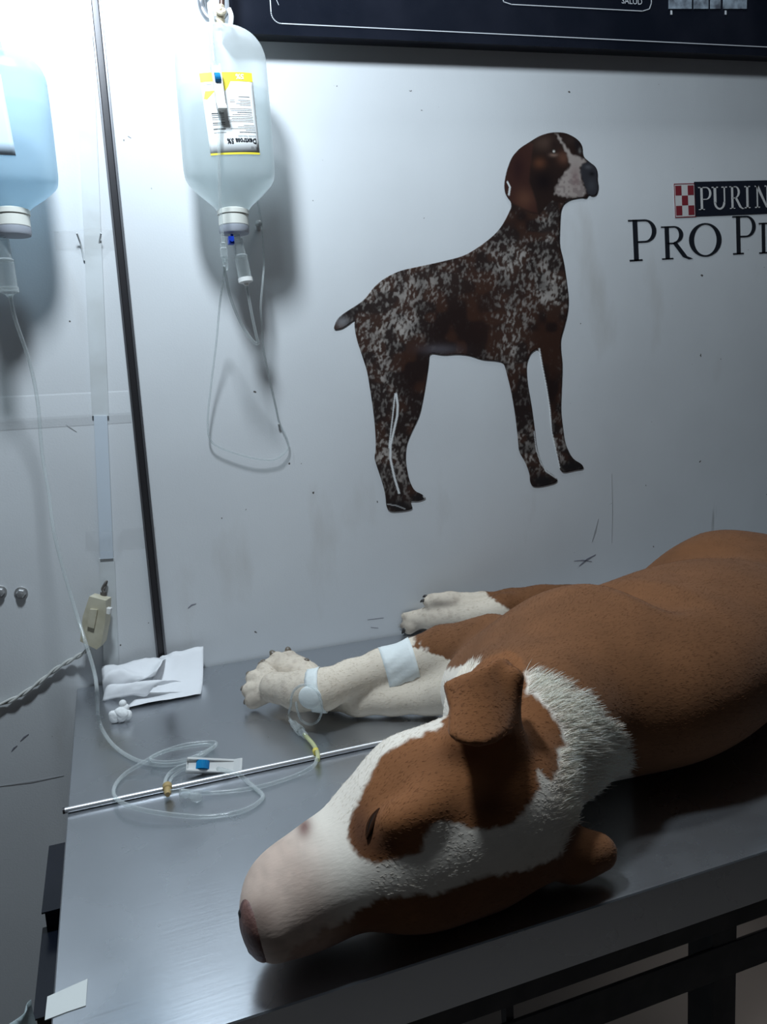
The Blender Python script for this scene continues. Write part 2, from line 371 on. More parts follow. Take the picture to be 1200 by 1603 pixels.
def arc(c, r, a0, a1, n=8): return [c + Vector((math.cos(t) * r, 0, math.sin(t) * r)) for t in [a0 + (a1 - a0) * k / n for k in range(n + 1)]]
Lb = bpt(424, 20); Rb = bpt(1230, 69)
bm = bmesh.new()
p0 = bpt(440, 37); cc = Vector((Lb.x + .012, Lb.y, p0.z + .012))
bline(bm, [Lb + Vector((0, 0, .3)), cc + Vector((-.012, 0, 0))] + arc(cc, .012, PI, 1.5 * PI)[1:] + [Vector((bx1 - .03, p0.y, p0.z + sl * (bx1 - .03 - p0.x)))])
q0 = bpt(800, 8); q1 = bpt(1005, 17.5)
bline(bm, [bpt(785, -6), bpt(788, 3), bpt(800, 7)] + [q1] + [bpt(1016, 14), bpt(1019, 5), bpt(1019, -20)], .0011)
bline(bm, [bpt(436, 8), bpt(428, -10)], .0006)
obj('border_line', bm, M_line, bd)
def flat_text(name, s, size, P, ux, m, parent, bold=0, lift=.0006, uz=None):
    V, Fc = text_mesh(s, size, 0, bold); ux = Vector(ux).normalized(); uz = uz or Vector((-ux.z, 0, ux.x)); bm = bmesh.new()
    vs = [bm.verts.new(P + ux * v.x + uz * v.y + Vector((0, -lift, 0))) for v in V]
    for f in Fc:
        try: bm.faces.new([vs[i] for i in f])
        except ValueError: pass
    return obj(name, bm, m, parent)
flat_text('lettering', 'SALUD', .0125, bpt(972, 5.5), (1, 0, sl), M_line, bd)
bm = bmesh.new()
for k, (xa, xb) in enumerate([(1046, 1082), (1085, 1108), (1111, 1127), (1131, 1168)]):
    A, B = bpt(xa, 14), bpt(xb, 14); prism(bm, [A, B, B + Vector((0, 0, .035)), A + Vector((0, 0, .035))], Vector((0, -.0006, 0)))
obj('photo_print', bm, mat('pale_photo_print', (.30, .36, .42, 1), .4, var=(60, (.08, .09, .11, 1))), bd)
bm = bmesh.new()
for px in (1049, 1134): A = bpt(px, 23); box(bm, A.x, A.x + .003, A.y - .0006, A.y, A.z, A.z + .006)
obj('print_mark', bm, M_line, bd)

# ------------------------------------------------------------------ wall lettering sticker
yl = -.0003
lg = thing('lettering_sticker', W(985, 408), 'vinyl sign on the wall: red checker emblem, white on black name strip, large dark capitals', 'sign')
def wp(u, v, o, ux, uz): return o + ux * u + uz * v
O = W(985, 409, yl); E_ = W(1200, 397.5, yl); ux = (E_ - O).normalized(); uz = Vector((-ux.z, 0, ux.x)); S_ = (E_ - O).length / 215.3    # metres per photo px
# strokes of roman capitals in px units (x right, y up), thick/thin strokes as polygons
def ring(cx, cy, rx, ry, t0, t1, th, tv, n=18):   # stroke along an ellipse arc, thickness th horizontally, tv vertically
    o, i = [], []
    for k in range(n + 1):
        a = t0 + (t1 - t0) * k / n; o.append((cx + rx * math.cos(a), cy + ry * math.sin(a))); i.append((cx + (rx - th) * math.cos(a), cy + (ry - tv) * math.sin(a)))
    return [[o[k], o[k + 1], i[k + 1], i[k]] for k in range(n)]
def R4(x0, y0, x1, y1): return [(x0, y0), (x1, y0), (x1, y1), (x0, y1)]
def letP(w, h): 
    t = .15 * w; return [R4(.16 * w, 0, .16 * w + t * 1.1, h), R4(0, 0, .46 * w, .035 * h), R4(0, .965 * h, .3 * w, h), R4(.3 * w, .96 * h, .58 * w, h), R4(.3 * w, .44 * h, .58 * w, .48 * h)] + ring(.58 * w, .72 * h, .42 * w, .28 * h, -PI / 2, PI / 2, t * 1.05, .04 * h)
def letR(w, h):
    t = .14 * w; return [R4(.12 * w, 0, .12 * w + t, h), R4(0, 0, .38 * w, .035 * h), R4(0, .965 * h, .3 * w, h), R4(.2 * w, .96 * h, .42 * w, h), R4(.2 * w, .46 * h, .45 * w, .50 * h)] + ring(.42 * w, .74 * h, .32 * w, .26 * h, -PI / 2, PI / 2, t, .04 * h) + [[(.36 * w, .50 * h), (.52 * w, .50 * h), (.86 * w, .06 * h), (.70 * w, .05 * h)], [(.70 * w, .05 * h), (.86 * w, .06 * h), (1.05 * w, -.02 * h), (.9 * w, -.03 * h)]]
def letO(w, h): return ring(w / 2, h / 2, w / 2, h / 2 * 1.04, 0, 2 * PI, .15 * w, .045 * h, 36)
def letL(w, h): return [R4(.14 * w, 0, .3 * w, h), R4(0, .96 * h, .44 * w, h), R4(0, 0, w, .04 * h), [(.86 * w, 0), (w, 0), (w, .2 * h), (.96 * w, .2 * h)]]
def letU(w, h): return [R4(.12 * w, .3 * h, .28 * w, h), R4(0, .95 * h, .4 * w, h), R4(.78 * w, .3 * h, .86 * w, h), R4(.64 * w, .95 * h, w, h)] + ring(.49 * w, .32 * h, .37 * w, .34 * h, PI, 2 * PI, .12 * w, .08 * h)
def letI(w, h): return [R4(.32 * w, 0, .68 * w, h), R4(0, 0, w, .05 * h), R4(0, .95 * h, w, h)]
def letN(w, h): return [R4(.12 * w, 0, .2 * w, h), R4(0, 0, .32 * w, .05 * h), R4(0, .95 * h, .24 * w, h), R4(.8 * w, 0, .88 * w, h), R4(.68 * w, .95 * h, w, h), [(.06 * w, h), (.26 * w, h), (.88 * w, 0), (.76 * w, 0)]]
def letA(w, h): return [[(0, 0), (.08 * w, 0), (.52 * w, h), (.46 * w, h)], [(.46 * w, h), (.56 * w, h), (w, 0), (.82 * w, 0)], R4(.2 * w, .3 * h, .76 * w, .35 * h), R4(-.06 * w, 0, .2 * w, .04 * h), R4(.7 * w, 0, 1.06 * w, .04 * h)]
def letter(name, polys, x0, y0, o, ux, uz, s, m, parent, lift):
    bm = bmesh.new(); n = Vector((0, -.00035, 0))
    for P in polys: prism(bm, [o + ux * (x0 + p[0]) * s + uz * (y0 + p[1]) * s + Vector((0, -lift, 0)) for p in P], n)
    return obj(name, bm, m, parent)
xx = 0
for f, w_, h_, x0, y0 in [(letP, 41, 48, 0, 0), (letR, 45, 39, 48, 0), (letO, 51, 39, 90, 1.5), (letP, 38, 47, 159, 1.5), (letL, 34, 38, 202, 1), (letA, 42, 38, 238, 1), (letN, 46, 38, 284, 1)]:
    letter('capital_letter', f(w_, h_), x0, y0, O, ux, uz, S_, M_ink, lg, 0)
# name strip and emblem: slightly steeper tilt
O2 = W(1087.5, 339, yl); E2 = W(1200, 334.5, yl); u2 = (E2 - O2).normalized(); z2 = Vector((-u2.z, 0, u2.x))
bm = bmesh.new(); prism(bm, [O2, O2 + u2 * 190 * S_, O2 + u2 * 190 * S_ + z2 * 41 * S_, O2 + z2 * 41 * S_], Vector((0, -.0004, 0))); ns = obj('name_strip', bm, mat('strip_black_vinyl', (.012, .015, .025, 1), .35, bump=(80, .05, .001)), lg)
for f, w_, x0 in [(letP, 20, 6), (letU, 24, 27), (letR, 22, 55), (letI, 9, 79), (letN, 24, 96), (letA, 24, 125)]:
    letter('strip_letter', f(w_, 27), x0, 7.5, O2, u2, z2, S_, M_vinylwhite, ns, .0004)
eo = W(1056, 341, yl)
bm = bmesh.new(); prism(bm, [eo, eo + u2 * 32 * S_, eo + u2 * 32 * S_ + z2 * 40 * S_, eo + z2 * 40 * S_], Vector((0, -.0002, 0))); em = obj('checker_emblem', bm, M_vinylwhite, lg)
bm = bmesh.new()
def esq(u0, v0, u1, v1): prism(bm, [eo + u2 * u * S_ + z2 * v * S_ + Vector((0, -.0002, 0)) for u, v in ((u0, v0), (u1, v0), (u1, v1), (u0, v1))], Vector((0, -.0002, 0)))
for q in [(0, 0, 32, 1), (0, 39, 32, 40), (0, 1, 1, 39), (31, 1, 32, 39)]: esq(*q)
for i in range(3):
    for j in range(3):
        if (i + j) % 2 == 0: esq(2 + i * 9.4, 2.5 + j * 11.8, 2 + i * 9.4 + 9.2, 2.5 + j * 11.8 + 11.4)
obj('red_check', bm, M_red, em)

# ------------------------------------------------------------------ the cut-out dog print on the wall
OUT = [(50,808),(65,765),(95,742),(150,708),(172,688),(200,650),(240,615),(300,585),(370,570),(450,553),(535,532),(580,508),(640,465),(675,430),(700,390),(725,335),(697,300),(692,260),(700,215),(720,160),(750,125),(790,100),(825,78),(870,65),(920,66),(960,85),(985,110),(988,155),(1010,175),(1038,195),(1044,225),(1042,240),(1048,275),(1040,300),(1025,307),(1010,300),(1000,315),(985,310),(940,318),(915,335),(905,360),(902,420),(900,490),(915,545),(925,610),(935,690),(932,740),(920,790),(905,840),(905,880),(912,940),(908,1030),(905,1110),(912,1170),(920,1230),(940,1275),(955,1295),(985,1312),(993,1330),(960,1334),(915,1345),(900,1330),(895,1300),(880,1240),(868,1180),(862,1100),(848,1010),(832,940),(822,875),(790,895),(775,940),(780,1010),(795,1090),(808,1190),(815,1250),(830,1300),(850,1335),(875,1350),(893,1365),(890,1382),(830,1397),(800,1397),(790,1380),(788,1345),(770,1300),(748,1265),(745,1220),(735,1130),(720,1040),(700,960),(690,930),(660,923),(610,920),(560,902),(510,898),(465,903),(412,893),(410,930),(400,1000),(388,1070),(375,1130),(345,1190),(325,1240),(322,1300),(335,1370),(355,1412),(385,1425),(402,1440),(370,1452),(340,1450),(345,1465),(350,1480),(320,1488),(262,1492),(250,1470),(247,1425),(235,1380),(215,1320),(205,1290),(212,1250),(208,1170),(200,1100),(188,1020),(178,960),(158,900),(138,840),(130,790),(133,768),(105,790),(80,805)]
def decal_colors(x, y):
    col = np.zeros((len(x), 3)); 
    wx = x + 14 * (vnoise(x / 40, y / 40) - .5); wy = y + 14 * (vnoise(x / 40 + 9, y / 40) - .5)
    n = .5 * vnoise(wx / 9 + wy / 30, wy / 15 - wx / 40) + .34 * vnoise(wx / 4.6 + 3 + wy / 30, wy / 8) + .16 * vnoise(x / 3, y / 4)
    big = vnoise(x / 38, y / 38)
    def g(cx, cy, rx, ry, a): return a * np.exp(-(((x - cx) / rx) ** 2 + ((y - cy) / ry) ** 2))
    dens = .20 + g(325, 800, 60, 65, .45) + g(260, 660, 130, 70, .26) + g(430, 610, 130, 50, .18) + g(720, 540, 90, 80, .30) + g(865, 650, 50, 65, .60) + g(850, 430, 26, 110, .34) + g(720, 770, 70, 120, .24) + g(240, 950, 60, 160, .24) + g(245, 1300, 60, 110, .26) + g(310, 1330, 40, 90, .24) + g(790, 1250, 50, 90, .28) + g(905, 1240, 40, 80, .26) + g(180, 790, 60, 80, .12) + g(720, 900, 40, 60, .2)
    dens -= g(540, 800, 130, 90, .32) + g(350, 940, 60, 110, .34) + g(860, 830, 60, 80, .34) + g(760, 400, 50, 60, .22) + g(870, 1020, 40, 120, .22)+ g(600, 660, 60, 60, .1)
    flk = sstep(.62 - dens * .46, .88 - dens * .46, n) * np.clip(dens * 2.1, .06, 1)
    base = np.array([.020, .012, .011]) ; brown = np.array([.048, .022, .015]); white = np.array([.26, .235, .215])
    k = np.clip(sstep(.35, .7, big) * .8 + g(700, 720, 110, 130, .5) + g(400, 640, 150, 60, .3), 0, 1)[:, None]
    col = base * (1 - k) + brown * k
    soft = np.clip(dens * .45, 0, .3)[:, None]; col = col * (1 - soft * .5) + white * soft * .22
    col = col * (1 - flk[:, None]) + white * flk[:, None] * (.5 + 1.1 * big[:, None])
    # tail tip and belly sheen
    def paint(mask, c):
        nonlocal col
        col = col * (1 - mask[:, None]) + np.array(c) * mask[:, None]
    paint(g(85, 778, 24, 20, .65), (.26, .26, .27)); paint(g(450, 880, 70, 18, .45), (.14, .13, .15)); paint(g(120, 735, 34, 20, .7), (.02, .016, .016))
    # head
    hd = [(725,335),(697,300),(692,260),(700,215),(720,160),(750,125),(790,100),(825,78),(870,65),(920,66),(960,85),(985,110),(988,155),(1010,175),(1050,195),(1056,240),(1056,300),(1000,320),(940,318),(910,332),(870,322),(845,350),(828,376),(790,368),(750,345)]
    jit = 3 * (vnoise(x / 6, y / 6) - .5)
    sd = poly_sd(x, y, hd) + jit; paint(sstep(2, -2, sd), (.024, .014, .012))
    ear = [(725,335),(697,300),(692,260),(700,215),(720,160),(750,125),(790,100),(805,110),(795,180),(790,250),(815,330),(822,372),(790,366),(750,345)]
    se = poly_sd(x, y, ear); paint(sstep(2, -8, se) * .9, (.050, .021, .017)); paint(g(770, 315, 34, 36, .9) * sstep(4, -4, se), (.105, .046, .030)); paint(g(745, 200, 26, 50, .7) * sstep(2, -6, se), (.024, .011, .012))
    inh = sstep(3, -3, sd)
    paint(g(845, 105, 42, 28, .8) * inh, (.085, .052, .040)); paint(g(940, 95, 26, 20, .6) * inh, (.045, .030, .026)); paint(g(825, 182, 22, 20, .85) * inh, (.115, .045, .025))
    paint(g(880, 112, 20, 20, .7) * inh, (.02, .012, .012)); paint(g(915, 160, 22, 24, .8) * inh, (.135, .060, .040)); paint(g(840, 250, 42, 40, .9) * inh, (.010, .007, .008)); paint(g(968, 112, 13, 24, .8) * inh, (.014, .012, .014))
    bl = [(885,70),(895,72),(925,120),(950,150),(990,165),(1000,180),(978,195),(985,250),(1000,290),(985,308),(930,310),(880,298),(890,260),(915,220),(940,190),(930,150),(905,105)]
    sb = poly_sd(x, y, bl) + 9 * (vnoise(x / 8, y / 8) - .5)
    paint(sstep(5, -7, sb) * .9, (.40, .34, .31)); paint(sstep(4, -8, sb) * sstep(.52, .62, vnoise(x / 9 + 4, y / 9)) * .5 * sstep(200, 240, y), (.16, .12, .12)); paint(g(960, 235, 16, 42, .55), (.20, .12, .12))
    nz = [(985,185),(1010,175),(1040,195),(1046,225),(1040,240),(1050,275),(1042,302),(1010,302),(990,250),(978,215)]
    paint(sstep(6, -4, poly_sd(x, y, nz)) * .95, (.035, .034, .040)); paint(g(1008, 196, 12, 7, .6), (.12, .12, .13)); paint(g(1022, 222, 10, 8, .9), (.008, .008, .01)); paint(g(1020, 265, 14, 22, .5), (.07, .075, .085))
    # eyes
    paint(g(878, 150, 14, 7, .8), (.28, .18, .14)); paint(g(879, 138, 8.5, 8.5, 1.3).clip(0, 1), (.02, .012, .01)); paint(g(879, 137, 3.5, 3.5, 1.4).clip(0, 1), (.75, .72, .66)); paint(g(977, 134, 5, 9, .8), (.20, .19, .18)); paint(g(979, 132, 3, 4, .8), (.03, .03, .03))
    # feet
    for cx, cy, rx, ry in [(300, 1470, 60, 26), (370, 1438, 36, 16), (840, 1375, 60, 26), (950, 1320, 48, 20)]: paint(g(cx, cy, rx, ry, 1.15).clip(0, 1), (.018, .016, .017))
    # uncut paper margin showing as white hairlines
    def hair(pl, wd, c=(.72, .73, .73)):
        d = np.full(x.shape, 1e9)
        for (x0, y0), (x1, y1) in zip(pl, pl[1:]):
            ex, ey = x1 - x0, y1 - y0; t = np.clip(((x - x0) * ex + (y - y0) * ey) / (ex * ex + ey * ey), 0, 1); d = np.minimum(d, np.hypot(x - x0 - ex * t, y - y0 - ey * t))
        paint(sstep(wd, wd * .4, d), c)
    hair([(824,880),(836,950),(850,1020),(864,1110),(870,1190),(884,1250),(900,1325)], 4.2); hair([(806,1190),(814,1255),(830,1305),(850,1338),(892,1366)], 4)
    hair([(287,1048),(293,1090),(291,1130),(266,1240),(265,1290),(280,1360),(298,1420)], 5.5); hair([(283,1048),(274,1130),(260,1250)], 3); hair([(705,252),(714,272),(710,300)], 4.5); hair([(255,1462),(290,1468),(320,1480)], 2.5, (.4, .4, .4)); hair([(392,1432),(398,1442)], 6, (.5, .5, .5))
    return col
def make_decal():
    P = np.array(OUT, float)
    for _ in range(2):
        Q = np.roll(P, -1, 0); P = np.stack([.78 * P + .22 * Q, .22 * P + .78 * Q], 1).reshape(-1, 2)
    # resample the outline
    pts = []
    for p, q in zip(P, np.roll(P, -1, 0)):
        n = max(1, int(np.hypot(*(q - p)) / 5))
        for k in range(n): pts.append(p + (q - p) * k / n)
    pts = np.array(pts)
    st_ = 3.4
    gx, gy = np.meshgrid(np.arange(40, 1060, st_), np.arange(55, 1500, st_)); gx = gx + (np.arange(gx.shape[0]) % 2)[:, None] * st_ / 2
    gx, gy = gx.ravel(), gy.ravel(); sd = poly_sd(gx, gy, P); k = sd < -2.2
    allp = np.concatenate([pts, np.stack([gx[k], gy[k]], 1)])
    nb = len(pts)
    r = delaunay_2d_cdt([Vector(p) for p in allp], [(i, (i + 1) % nb) for i in range(nb)], [], 1, 1e-4)
    V2 = np.array([tuple(v) for v in r[0]]); Fc = r[2]
    px, py = 500 + V2[:, 0] / 2.4, 180 + V2[:, 1] / 2.4
    V3 = [tuple(W(a, b, -.0007)) for a, b in zip(px, py)]
    me = bpy.data.meshes.new('dog_sticker'); me.from_pydata(V3, [], [list(f) for f in Fc]); me.update()
    set_cols(me, decal_colors(V2[:, 0], V2[:, 1]))
    m = bpy.data.materials.new('printed_vinyl'); m.use_nodes = True; nt = m.node_tree; p = nt.nodes['Principled BSDF']; p.inputs['Roughness'].default_value = .35; p.inputs['Specular IOR Level'].default_value = .3
    at = nt.nodes.new('ShaderNodeVertexColor'); at.layer_name = 'coat'; nt.links.new(at.outputs['Color'], p.inputs['Base Color'])
    o = link('dog_sticker', me, m); s = o.modifiers.new('thick', 'SOLIDIFY'); s.thickness = .0005; s.offset = 1
    # face normals towards the room
    if me.polygons[0].normal.y > 0: me.flip_normals()
    s.offset = 1
    return tag(o, 'flat cut-out print of a standing brown speckled hunting dog stuck on the wall', 'sticker')
make_decal()

# ------------------------------------------------------------------ steel table
tb = thing('examination_table', (0.5, -.33, 0), 'stainless steel examination table standing against the wall', 'table')
tx0, tx1, ty0, ty1 = -.0658, 1.22, -.657, -.003
bm = bmesh.new(); box(bm, tx0, tx1, ty0, ty1, TZ - .042, TZ); top = obj('tabletop', bm, M_steel, tb, bevel=.0025)
Pf = -.640
def RZ(px, py): return W(px, py, Pf)
r0 = RZ(1000, 1455).z
zA, zB, zC = RZ(1000, 1500).z, RZ(1000, 1516).z, RZ(1000, 1552).z
bm = bmesh.new(); box(bm, tx0 + .02, tx1 - .02, Pf, Pf + .003, RZ(1000, 1505).z, TZ - .0425); obj('front_rail', bm, M_dark, tb, bevel=.003)
bm = bmesh.new(); box(bm, tx0 + .02, tx1 - .02, Pf + .001, Pf + .004, RZ(1000, 1585).z, RZ(1000, 1530).z); obj('drawer_rail', bm, M_dark, tb, bevel=.003)
lx = RZ(1138, 1500).x
for xa, ya in [(lx, Pf + .002), (tx0 + .06, Pf + .002), (tx1 - .06, Pf + .002), (tx0 + .014, -.05), (tx1 - .06, -.05)]:
    bm = bmesh.new(); box(bm, xa - .0125, xa + .0125, ya, ya + .03, .0005, TZ - .0425); obj('leg', bm, M_dark, tb, bevel=.003)
xs = RZ(802, 1590).x; bm = bmesh.new(); box(bm, xs - .003, xs + .003, Pf + .004, Pf + .012, RZ(802, 1640).z, RZ(802, 1560).z); obj('drawer_divider', bm, M_dark, tb)
bm = bmesh.new(); box(bm, tx0 + .03, tx1 - .04, -.6, -.05, .25, .27); obj('lower_shelf', bm, mat('shelf_steel', (.33, .32, .31, 1), .4, .6, bump=(30, .1, .001)), tb, bevel=.002)
# black side bracket peeping out under the left edge
A = W(74, 1384, -.36); B = W(64, 1520, -.45)
bm = bmesh.new(); box(bm, A.x, tx0 + .05, -.40, -.30, A.z - .09, A.z); box(bm, A.x - .002, tx0 + .05, -.405, -.295, A.z, A.z + .0015); obj('side_bracket', bm, M_black, tb)
bm = bmesh.new(); box(bm, B.x, tx0 + .05, -.50, -.40, B.z - .12, B.z); box(bm, B.x - .002, tx0 + .05, -.505, -.395, B.z, B.z + .0015); obj('side_bracket', bm, M_black, tb)

rd = thing('steel_rod', T(100, 1270), 'thin bright steel rod lying across the tabletop, mostly under the tubing', 'rod')
a, b = T(101, 1269, .0028), T(700, 1140, .0028); b.y = a.y
bm = bmesh.new(); cyl(bm, a, b + Vector((.25, 0, 0)), .0027, seg=16); obj('rod_shaft', bm, M_rod, rd, smooth=True)
bm = bmesh.new(); cyl(bm, a - Vector((.0015, 0, 0)), a + Vector((.0004, 0, 0)),   .0029, seg=16); obj('rod_end', bm, M_pole, rd, smooth=True)

# patch of white tape on the corner, plastic below
def patch(name, px, label, cat, m, z=.0006, th=.0006):
    bm = bmesh.new(); prism(bm, [T(*q, z) for q in px], Vector((0, 0, -th * .9))); return tag(obj(name, bm, m), label, cat)
patch('tape_patch', [(74, 1560), (137, 1532), (134, 1574), (104, 1584), (70, 1597)], 'pale square tape patch stuck on the near left table corner', 'tape', mat('pale_tape', (.60, .62, .60, 1), .6, bump=(120, .3, .001)))

# ------------------------------------------------------------------ infusion bottles
def bottle(cx_px, top_px, bot_px, yc, hw, hd, label, mbody, label_on, group, liq=True):
    Pt = W(*top_px, yc); Pb = W(*bot_px, yc); X0 = (Pt.x + Pb.x) / 2
    root = thing('infusion_bottle', (X0, yc, Pb.z), label, 'bottle', group)
    H = Pt.z - Pb.z; zc = Pb.z                       # zc: cap underside
    capH = .026; z0 = zc + capH; hb = H - capH
    # half width along height fraction
    prof = [(0, .018), (.02, .020), (.04, .024), (.09, .0365), (.145, .0480), (.175, .0520), (.23, .0532), (.5, .0532), (.72, .0528), (.84, .0520), (.90, .0478), (.945, .0405), (.975, .031), (.993, .018), (1.0, .006)]
    k = hw / .0532
    pf = np.array(prof); fs = np.concatenate([np.linspace(0, .25, 14), np.linspace(.28, .8, 8), np.linspace(.83, 1, 14)])
    ws = np.interp(fs, pf[:, 0], pf[:, 1]) * k
    ws = np.convolve(np.pad(ws, 1, mode='edge'), [.2, .6, .2], 'valid'); ws[0] = prof[0][1] * k; ws[-1] = .006
    def half(f): return np.interp(f, fs, ws)
    def sect(a, w_):                                 # rounded oval section
        c, s = math.cos(a), math.sin(a); e = 2 / 2.5
        d_ = w_ * (hd / hw) if w_ > .02 else w_ * (1 - (1 - hd / hw) * max(0, (w_ - .0)/.02))
        return math.copysign(abs(c) ** e, c) * w_, math.copysign(abs(s) ** e, s) * d_
    def shell(sc, f0, f1, shrink):
        bm = bmesh.new(); rings = []; N = 40
        for f in fs:
            if f < f0 - 1e-6 or f > f1 + 1e-6: continue
            w_ = max(half(f) - shrink, .003); rings.append([bm.verts.new((X0 + u, yc + v, z0 + f * hb)) for u, v in [sect(2 * PI * q / N, w_) for q in range(N)]])
        for p, q in zip(rings, rings[1:]):
            for i in range(N): bm.faces.new((p[i], p[(i + 1) % N], q[(i + 1) % N], q[i]))
        bm.faces.new(rings[0][::-1]); bm.faces.new(rings[-1]); return bm
    body = obj('bottle_body', shell(1, 0, 1, 0), mbody, root, smooth=True, auto=1.2)
    if liq: obj('solution', shell(1, .0, .70, .0022), M_liquid, body, smooth=True, auto=1.0)
    bm = bmesh.new(); Mc = frame((X0, yc, zc), (0, 0, 1)); lathe(bm, [(.0165, .008), (.0185, .0095), (.0185, .022), (.0195, .0222), (.0195, .0275), (.016, .029)], Mc, 36); obj('neck_ring', bm, M_cap, root, smooth=True, auto=.5)
    bm = bmesh.new(); lathe(bm, [(.011, -.0008), (.0178, 0), (.0186, .002), (.0186, .0085), (.016, .0095)], Mc, 36); obj('rubber_cap', bm, M_grey, root, smooth=True, auto=.5)
    bm = bmesh.new(); zt = Pt.z      # hanging tab
    prism(bm, [Vector((X0 - .012, yc - .002, zt - .004)), Vector((X0 + .012, yc - .002, zt - .004)), Vector((X0 + .009, yc - .002, zt + .014)), Vector((X0 - .009, yc - .002, zt + .014))], Vector((0, .004, 0))); obj('hanger_tab', bm, mbody, root, bevel=.001)
    def front(u, z, lift=.0006):                     # point on the front of the body
        f = (z - z0) / hb; w_ = half(f); e = 2.5; t = min(abs(u) / w_, .995)
        d_ = w_ * hd / hw; return Vector((X0 + u, yc - d_ * (1 - t ** e) ** (1 / e) - lift, z))
    return root, front, X0, zc, Pt
YB = -.075
rootA, front, XA, zcA, PtA = bottle(352, (340, 40), (368, 366), YB, .0555, .036, 'hanging bottle with a yellow and white label beside the dark strip', M_bottle, True, 'hanging infusion bottles')
def label_patch(bm, quad, lift, nu=14, nv=6):
    g = []
    for i in range(nu + 1):
        row = []
        for j in range(nv + 1):
            u, v = i / nu, j / nv
            p = [(quad[0][k] * (1 - u) + quad[1][k] * u) * (1 - v) + (quad[3][k] * (1 - u) + quad[2][k] * u) * v for k in (0, 1)]
            row.append(bm.verts.new(front(p[0], p[1], lift)))
        g.append(row)
    for i in range(nu):
        for j in range(nv): bm.faces.new((g[i][j], g[i + 1][j], g[i + 1][j + 1], g[i][j + 1]))
def fp(px, py):
    P = W(px, py, YB - .036); return (P.x - XA, P.z)
LQ = [fp(330, 243), fp(407.5, 241), fp(394.5, 113), fp(312, 113)]
bm = bmesh.new(); label_patch(bm, LQ, .0008); lab = obj('paper_label', bm, M_label, rootA, smooth=True)
s = lab.modifiers.new('thick', 'SOLIDIFY'); s.thickness = .0003; s.offset = -1
def on_label(u, v):     # u across 0..1 left-right, v 0..1 bottom-top
    a_ = [LQ[0][k] * (1 - u) + LQ[1][k] * u for k in (0, 1)]; b_ = [LQ[3][k] * (1 - u) + LQ[2][k] * u for k in (0, 1)]
    return [a_[k] * (1 - v) + b_[k] * v for k in (0, 1)]
def lq(u0, v0, u1, v1): return [on_label(u0, v0), on_label(u1, v0), on_label(u1, v1), on_label(u0, v1)]
for q_, n_, m_ in [(lq(0, .89, 1, 1), 14, 6), (lq(0, .0, 1, .025), 14, 2), ([on_label(.43, .77), on_label(.5, .82), on_label(.56, .89), on_label(.40, .89)], 4, 4), ([on_label(.02, .69), on_label(.08, .68), on_label(.25, .78), on_label(.06, .78)], 6, 3)]:
    bm = bmesh.new(); label_patch(bm, q_, .0010, n_, m_); obj('yellow_band', bm, M_lyellow, lab, smooth=True)
def label_text(name, s_, u, v, hgt, m, bold=0, width=None):   # upside-down lettering, starts at right
    V, Fc = text_mesh(s_, 1.0, 0, bold); w0 = max(p.x for p in V); bm = bmesh.new(); sx = (width / w0) if width else None
    vs = []
    for p in V:
        uu = u - p.x * sx; vv = v - p.y * hgt; q = on_label(uu, vv); vs.append(bm.verts.new(front(q[0], q[1], .0013)))
    for f in Fc:
        try: bm.faces.new([vs[i] for i in f])
        except ValueError: pass
    return obj(name, bm, m, lab)
label_text('drug_name', 'Dextrosa 5%', .955, .195, .085, M_ink, .03, .60)
label_text('small_print', 'Solución Inyectable', .95, .235, .034, M_inkgrey, 0, .36)
label_text('small_print', 'mL 1000', .955, .10, .034, M_inkgrey, .01, .13)
label_text('small_print', '5%', .83, .975, .085, M_label, .03, .16)
def tl(u0, u1, v, h=.006):
    bm = bmesh.new(); label_patch(bm, lq(u0, v, u1, v + h), .0011, 8, 1); obj('small_print', bm, M_inkgrey, lab)
for u0, u1, v in [(.62, .96, .27), (.75, .95, .295), (.45, .95, .315), (.60, .95, .335), (.72, .94, .355), (.42, .93, .40), (.45, .93, .42), (.5, .92, .44), (.42, .93, .46), (.52, .92, .485), (.62, .92, .51), (.50, .92, .535), (.48, .92, .555), (.68, .91, .60), (.62, .91, .62), (.70, .91, .64), (.66, .91, .66), (.68, .90, .70), (.5, .60, .64), (.5, .6, .66), (.05, .24, .855)]: tl(u0, u1, v, .007 if v in (.51, .70, .27) else .0045)
bm = bmesh.new()
for v, h in [(.50, .012), (.48, .006), (.455, .006), (.43, .004), (.385, .009), (.365, .006), (.31, .012), (.27, .004)]: label_patch(bm, lq(.12, v, .36, v + h), .0011, 6, 1)
obj('barcode', bm, mat('barcode_ink', (.06, .06, .06, 1), .5, bump=(80, .05, .001)), lab)
YB2 = -.085
rootB, front2, XB, zcB, PtB = bottle(10, (-2, 79), (12, 369), YB2, .0535, .036, 'bluish infusion bottle cut off by the left picture edge', M_bluebottle, False, 'hanging infusion bottles')
front_keep, front = front, front2
Zq = [(-.05, W(20, 247, YB2 - .03).z), (W(26, 247, YB2 - .03).x - XB, W(20, 246, YB2 - .03).z), (W(2, 120, YB2 - .03).x - XB, W(2, 120, YB2 - .03).z), (-.05, W(2, 120, YB2 - .03).z)]
bm = bmesh.new(); label_patch(bm, Zq, .0008); lb2 = obj('paper_label', bm, mat('blue_backed_label', (.60, .74, .86, 1), .5, bump=(80, .05, .001)), rootB, smooth=True)
s = lb2.modifiers.new('thick', 'SOLIDIFY'); s.thickness = .0003; s.offset = -1
front = front_keep

